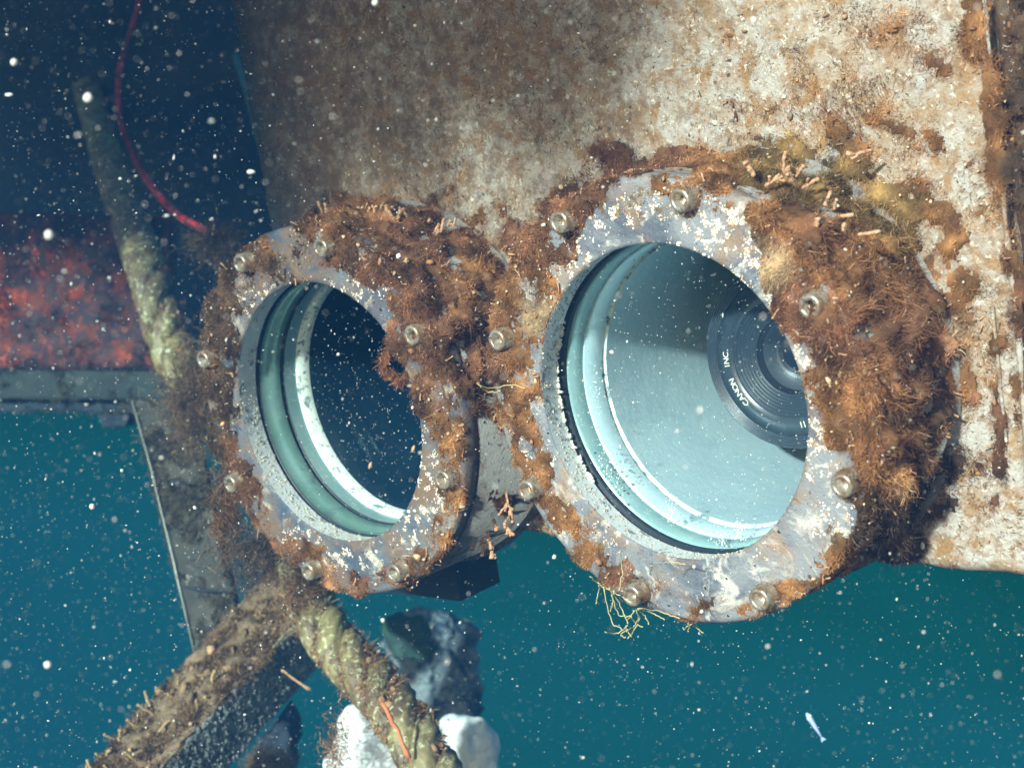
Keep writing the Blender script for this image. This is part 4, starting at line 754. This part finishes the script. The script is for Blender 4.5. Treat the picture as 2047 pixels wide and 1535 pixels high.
# ---------------------------------------------------------------- sponges
def lumpy(pix, Y, radii, sub=ICO3, amp=.12, sc=.02, seed=400):
    parts = []
    for (x, y), r, yy_ in zip(pix, radii, Y):
        V = sub[0] * r; V = V * (1 + amp * nz(sub[0] + np.array([x, y, 0]) * .01, .9, seed))[:, None]; parts.append((V + at(x, y, yy_), sub[1]))
    return parts
def remeshed(parts, vox, name, mat_, label, cat, amp, sc, seed):
    V, Fc = join(parts); o = mk(name, V, Fc, mat_); bpy.context.view_layer.update()
    md = o.modifiers.new("r", 'REMESH'); md.mode = 'VOXEL'; md.voxel_size = vox; sm = o.modifiers.new("s", 'SMOOTH'); sm.iterations = 8; sm.factor = .6
    dg = bpy.context.evaluated_depsgraph_get(); me = bpy.data.meshes.new_from_object(o.evaluated_get(dg)); bpy.data.objects.remove(o)
    k = len(me.vertices); co = np.zeros(k * 3, np.float32); me.vertices.foreach_get("co", co); co = co.reshape(-1, 3); nr = np.zeros(k * 3, np.float32); me.vertices.foreach_get("normal", nr); nr = nr.reshape(-1, 3)
    co = co + nr * (amp * nz(co.astype(float), sc, seed))[:, None]; c = co.mean(0); co -= c; me.vertices.foreach_set("co", co.ravel().astype(np.float32)); me.polygons.foreach_set("use_smooth", np.ones(len(me.polygons), bool)); me.update()
    me.materials.clear(); me.materials.append(mat_); o = bpy.data.objects.new(name, me); COL.objects.link(o); o.location = tuple(map(float, c)); return tag(o, label, cat)
wp = [((712, 1428), .007), ((708, 1448), .009), ((728, 1462), .011), ((718, 1490), .014), ((742, 1500), .015), ((712, 1530), .016), ((760, 1535), .017), ((735, 1570), .020), ((788, 1560), .014)]
remeshed(lumpy([p for p, r in wp], [.885] * 9, [r * 1.05 for p, r in wp]), .0014, "white_sponge", M_white, "smooth bright white lumpy sponge left of the rope at the bottom", "sponge", .0006, .02, 410)
bp = [((x, y), r) for x, y, r in ((830, 1262, .013), (880, 1270, .014), (915, 1275, .011), (800, 1280, .010), (850, 1310, .017), (905, 1320, .015), (850, 1360, .017), (905, 1370, .016), (860, 1410, .017), (915, 1415, .014), (880, 1450, .016), (920, 1455, .012), (880, 1500, .018), (860, 1545, .02))]
remeshed(lumpy([p for p, r in bp], [1.22] * len(bp), [r * 1.27 for p, r in bp]), .0018, "mottled_sponge", M_mottle, "tall mottled blue-grey sponge column right of the rope", "sponge", .0022, .006, 414)
bp = [((920, 1470), .014), ((950, 1462), .011), ((965, 1490), .012), ((935, 1500), .014), ((960, 1520), .013), ((925, 1540), .015), ((965, 1550), .012), ((897, 1450), .005), ((893, 1480), .006), ((905, 1500), .006)] + [((880 + 30 * RNG.random(), 1440 + 90 * RNG.random()), .0038) for _ in range(14)]
remeshed(lumpy([p for p, r in bp], [1.01] * len(bp), [r for p, r in bp]), .0013, "bulging_sponge", M_white, "knobbly white sponge at the foot of the blue-grey sponge column", "sponge", .0008, .008, 418)
remeshed(lumpy([(795, 1255), (830, 1262), (815, 1290), (850, 1300)], [1.02] * 4, [.010, .010, .009, .007]), .0015, "green_sponge", M_greenish, "dark green cushion just below the left port", "sponge", .001, .01, 420)

# ---------------------------------------------------------------- larval fish
def fish():
    p0 = at(1612, 1424, .50); p1 = at(1643, 1474, .50); t = np.linspace(0, 1, 16); P = p0 + (p1 - p0) * t[:, None]
    r = np.interp(t, [0, .06, .2, .35, .6, .85, 1], [.0002, .0006, .0009, .0008, .0006, .00025, .00012])
    return P, r
P, r = fish(); m, nt, bs, out = mat("glassy_larva"); bs.inputs["Base Color"].default_value = (.35, .45, .75, 1); bs.inputs["Roughness"].default_value = .3; bs.inputs["Alpha"].default_value = .75
fe = empty("larval_fish", loc=tuple(P[8])); c0 = np.array(fe.location); V, Fc = tube(P, r, 10); mk("body", V - c0, Fc, m, fe)
dv = (P[-1] - P[0]) / np.linalg.norm(P[-1] - P[0]); sd = np.cross(dv, [0, 1, 0])
V = np.array([P[-2], P[-1] + dv * .0012 + sd * .0009, P[-1] + dv * .0009, P[-1] + dv * .0012 - sd * .0009]) - c0; V2 = V + np.array([0, .00008, 0]); mk("tail_fin", np.concatenate([V, V2]), [[0, 1, 2, 3], [7, 6, 5, 4], [0, 4, 5, 1], [1, 5, 6, 2], [2, 6, 7, 3], [3, 7, 4, 0]], m, fe, False)
for q, sgn in ((2, 1), (3, -1)): mk("eye", ICO2[0] * .00035 + (P[q] + sd * sgn * .0006 - np.array([0, .0004, 0]) - c0), ICO2[1], M_snow, fe)
tag(fe, "tiny pale blue see-through young fish in the open water at the lower right", "fish")

# ---------------------------------------------------------------- particles
k = 30000; Y = .30 + 1.25 * RNG.random(k) ** 1.0; x = RNG.uniform(-30, 2080, k); y = RNG.uniform(-30, 1570, k)
P = np.stack([(x - 1023.5) / F * Y, Y, (767.5 - y) / F * Y], 1); Lc = toL(P); inside = (Lc[:, 2] < .004) & (Lc[:, 0] > -.29) & (Lc[:, 1] > -.08)
for cx, cy in PORTS: inside |= (np.hypot(Lc[:, 0] - cx, Lc[:, 1] - cy) < RO) & (Lc[:, 2] < .004)
clump = RNG.random(len(P)) < np.clip(.95 + .5 * nz(P, .22, 600) - .2 * (P[:, 2] < -.05) + .3 * (P[:, 0] < -.05), .2, 1); P = P[~inside & clump]; Y = P[:, 1]; k = len(P)
pr_ = np.exp(RNG.normal(-.48, .50, k)); big = RNG.random(k) < .05; pr_[big] *= 2.1
R_ = np.clip(pr_ * Y / F * (.45 + .35 / np.maximum(Y, .3)), .00008, .0016)
V, Fc = blobs(P, R_, ICO1, .22); print("particles", k)
thing("marine_snow", V, Fc, M_snow, "countless pale specks drifting in the water", "marine snow", kind="stuff")
for x, y, Y_, r, lb in [(176, 196, .42, .00130, "largest round pale speck floating in the upper left"), (28, 125, .45, .00105, "bright oval speck near the left edge, upper"), (1507, 41, .45, .00095, "bright speck floating over the top of the plate"),
                        (797, 512, .62, .00110, "round pinkish speck over the algae above the left port"), (95, 1328, .45, .0011, "elongated pale speck low at the left edge"), (750, 6, .45, .0009, "pale speck at the top edge left of centre"), (184, 1012, .55, .0010, "faint round speck left of the strut"),
                        (18, 190, .5, .0008, "small bright dash by the left edge"), (502, 344, .5, .0009, "bright orange-white dash in the dark water above the left port"), (98, 470, .40, .0012, "soft pinkish speck in front of the red panel")]:
    V = ICO2[0] * r * np.array([1.0 if 'dash' not in lb else 1.6, .8, .8 if 'dash' in lb else 1.05]) * (1 + .08 * RNG.normal(size=(42, 1)))
    thing("floating_speck", V + at(x, y, Y_), ICO2[1], M_snow, lb, "speck", "large floating specks")

# ---------------------------------------------------------------- haze
V, Fc = box(-1.7, 1.3, -.20, 2.5, -1.5, 1.15)
m, nt, bs, out = mat("sea_haze"); nt.nodes.remove(bs); pv = N_(nt, "ShaderNodeVolumePrincipled"); pv.inputs["Color"].default_value = (.014, .070, .19, 1); pv.inputs["Absorption Color"].default_value = (.22, .60, .68, 1); pv.inputs["Density"].default_value = .42
pv.inputs["Anisotropy"].default_value = 0; nt.links.new(pv.outputs[0], out.inputs["Volume"])
tag(mk("haze", V, Fc, m, smooth=False), "blue-green water haze", "haze", kind="stuff")
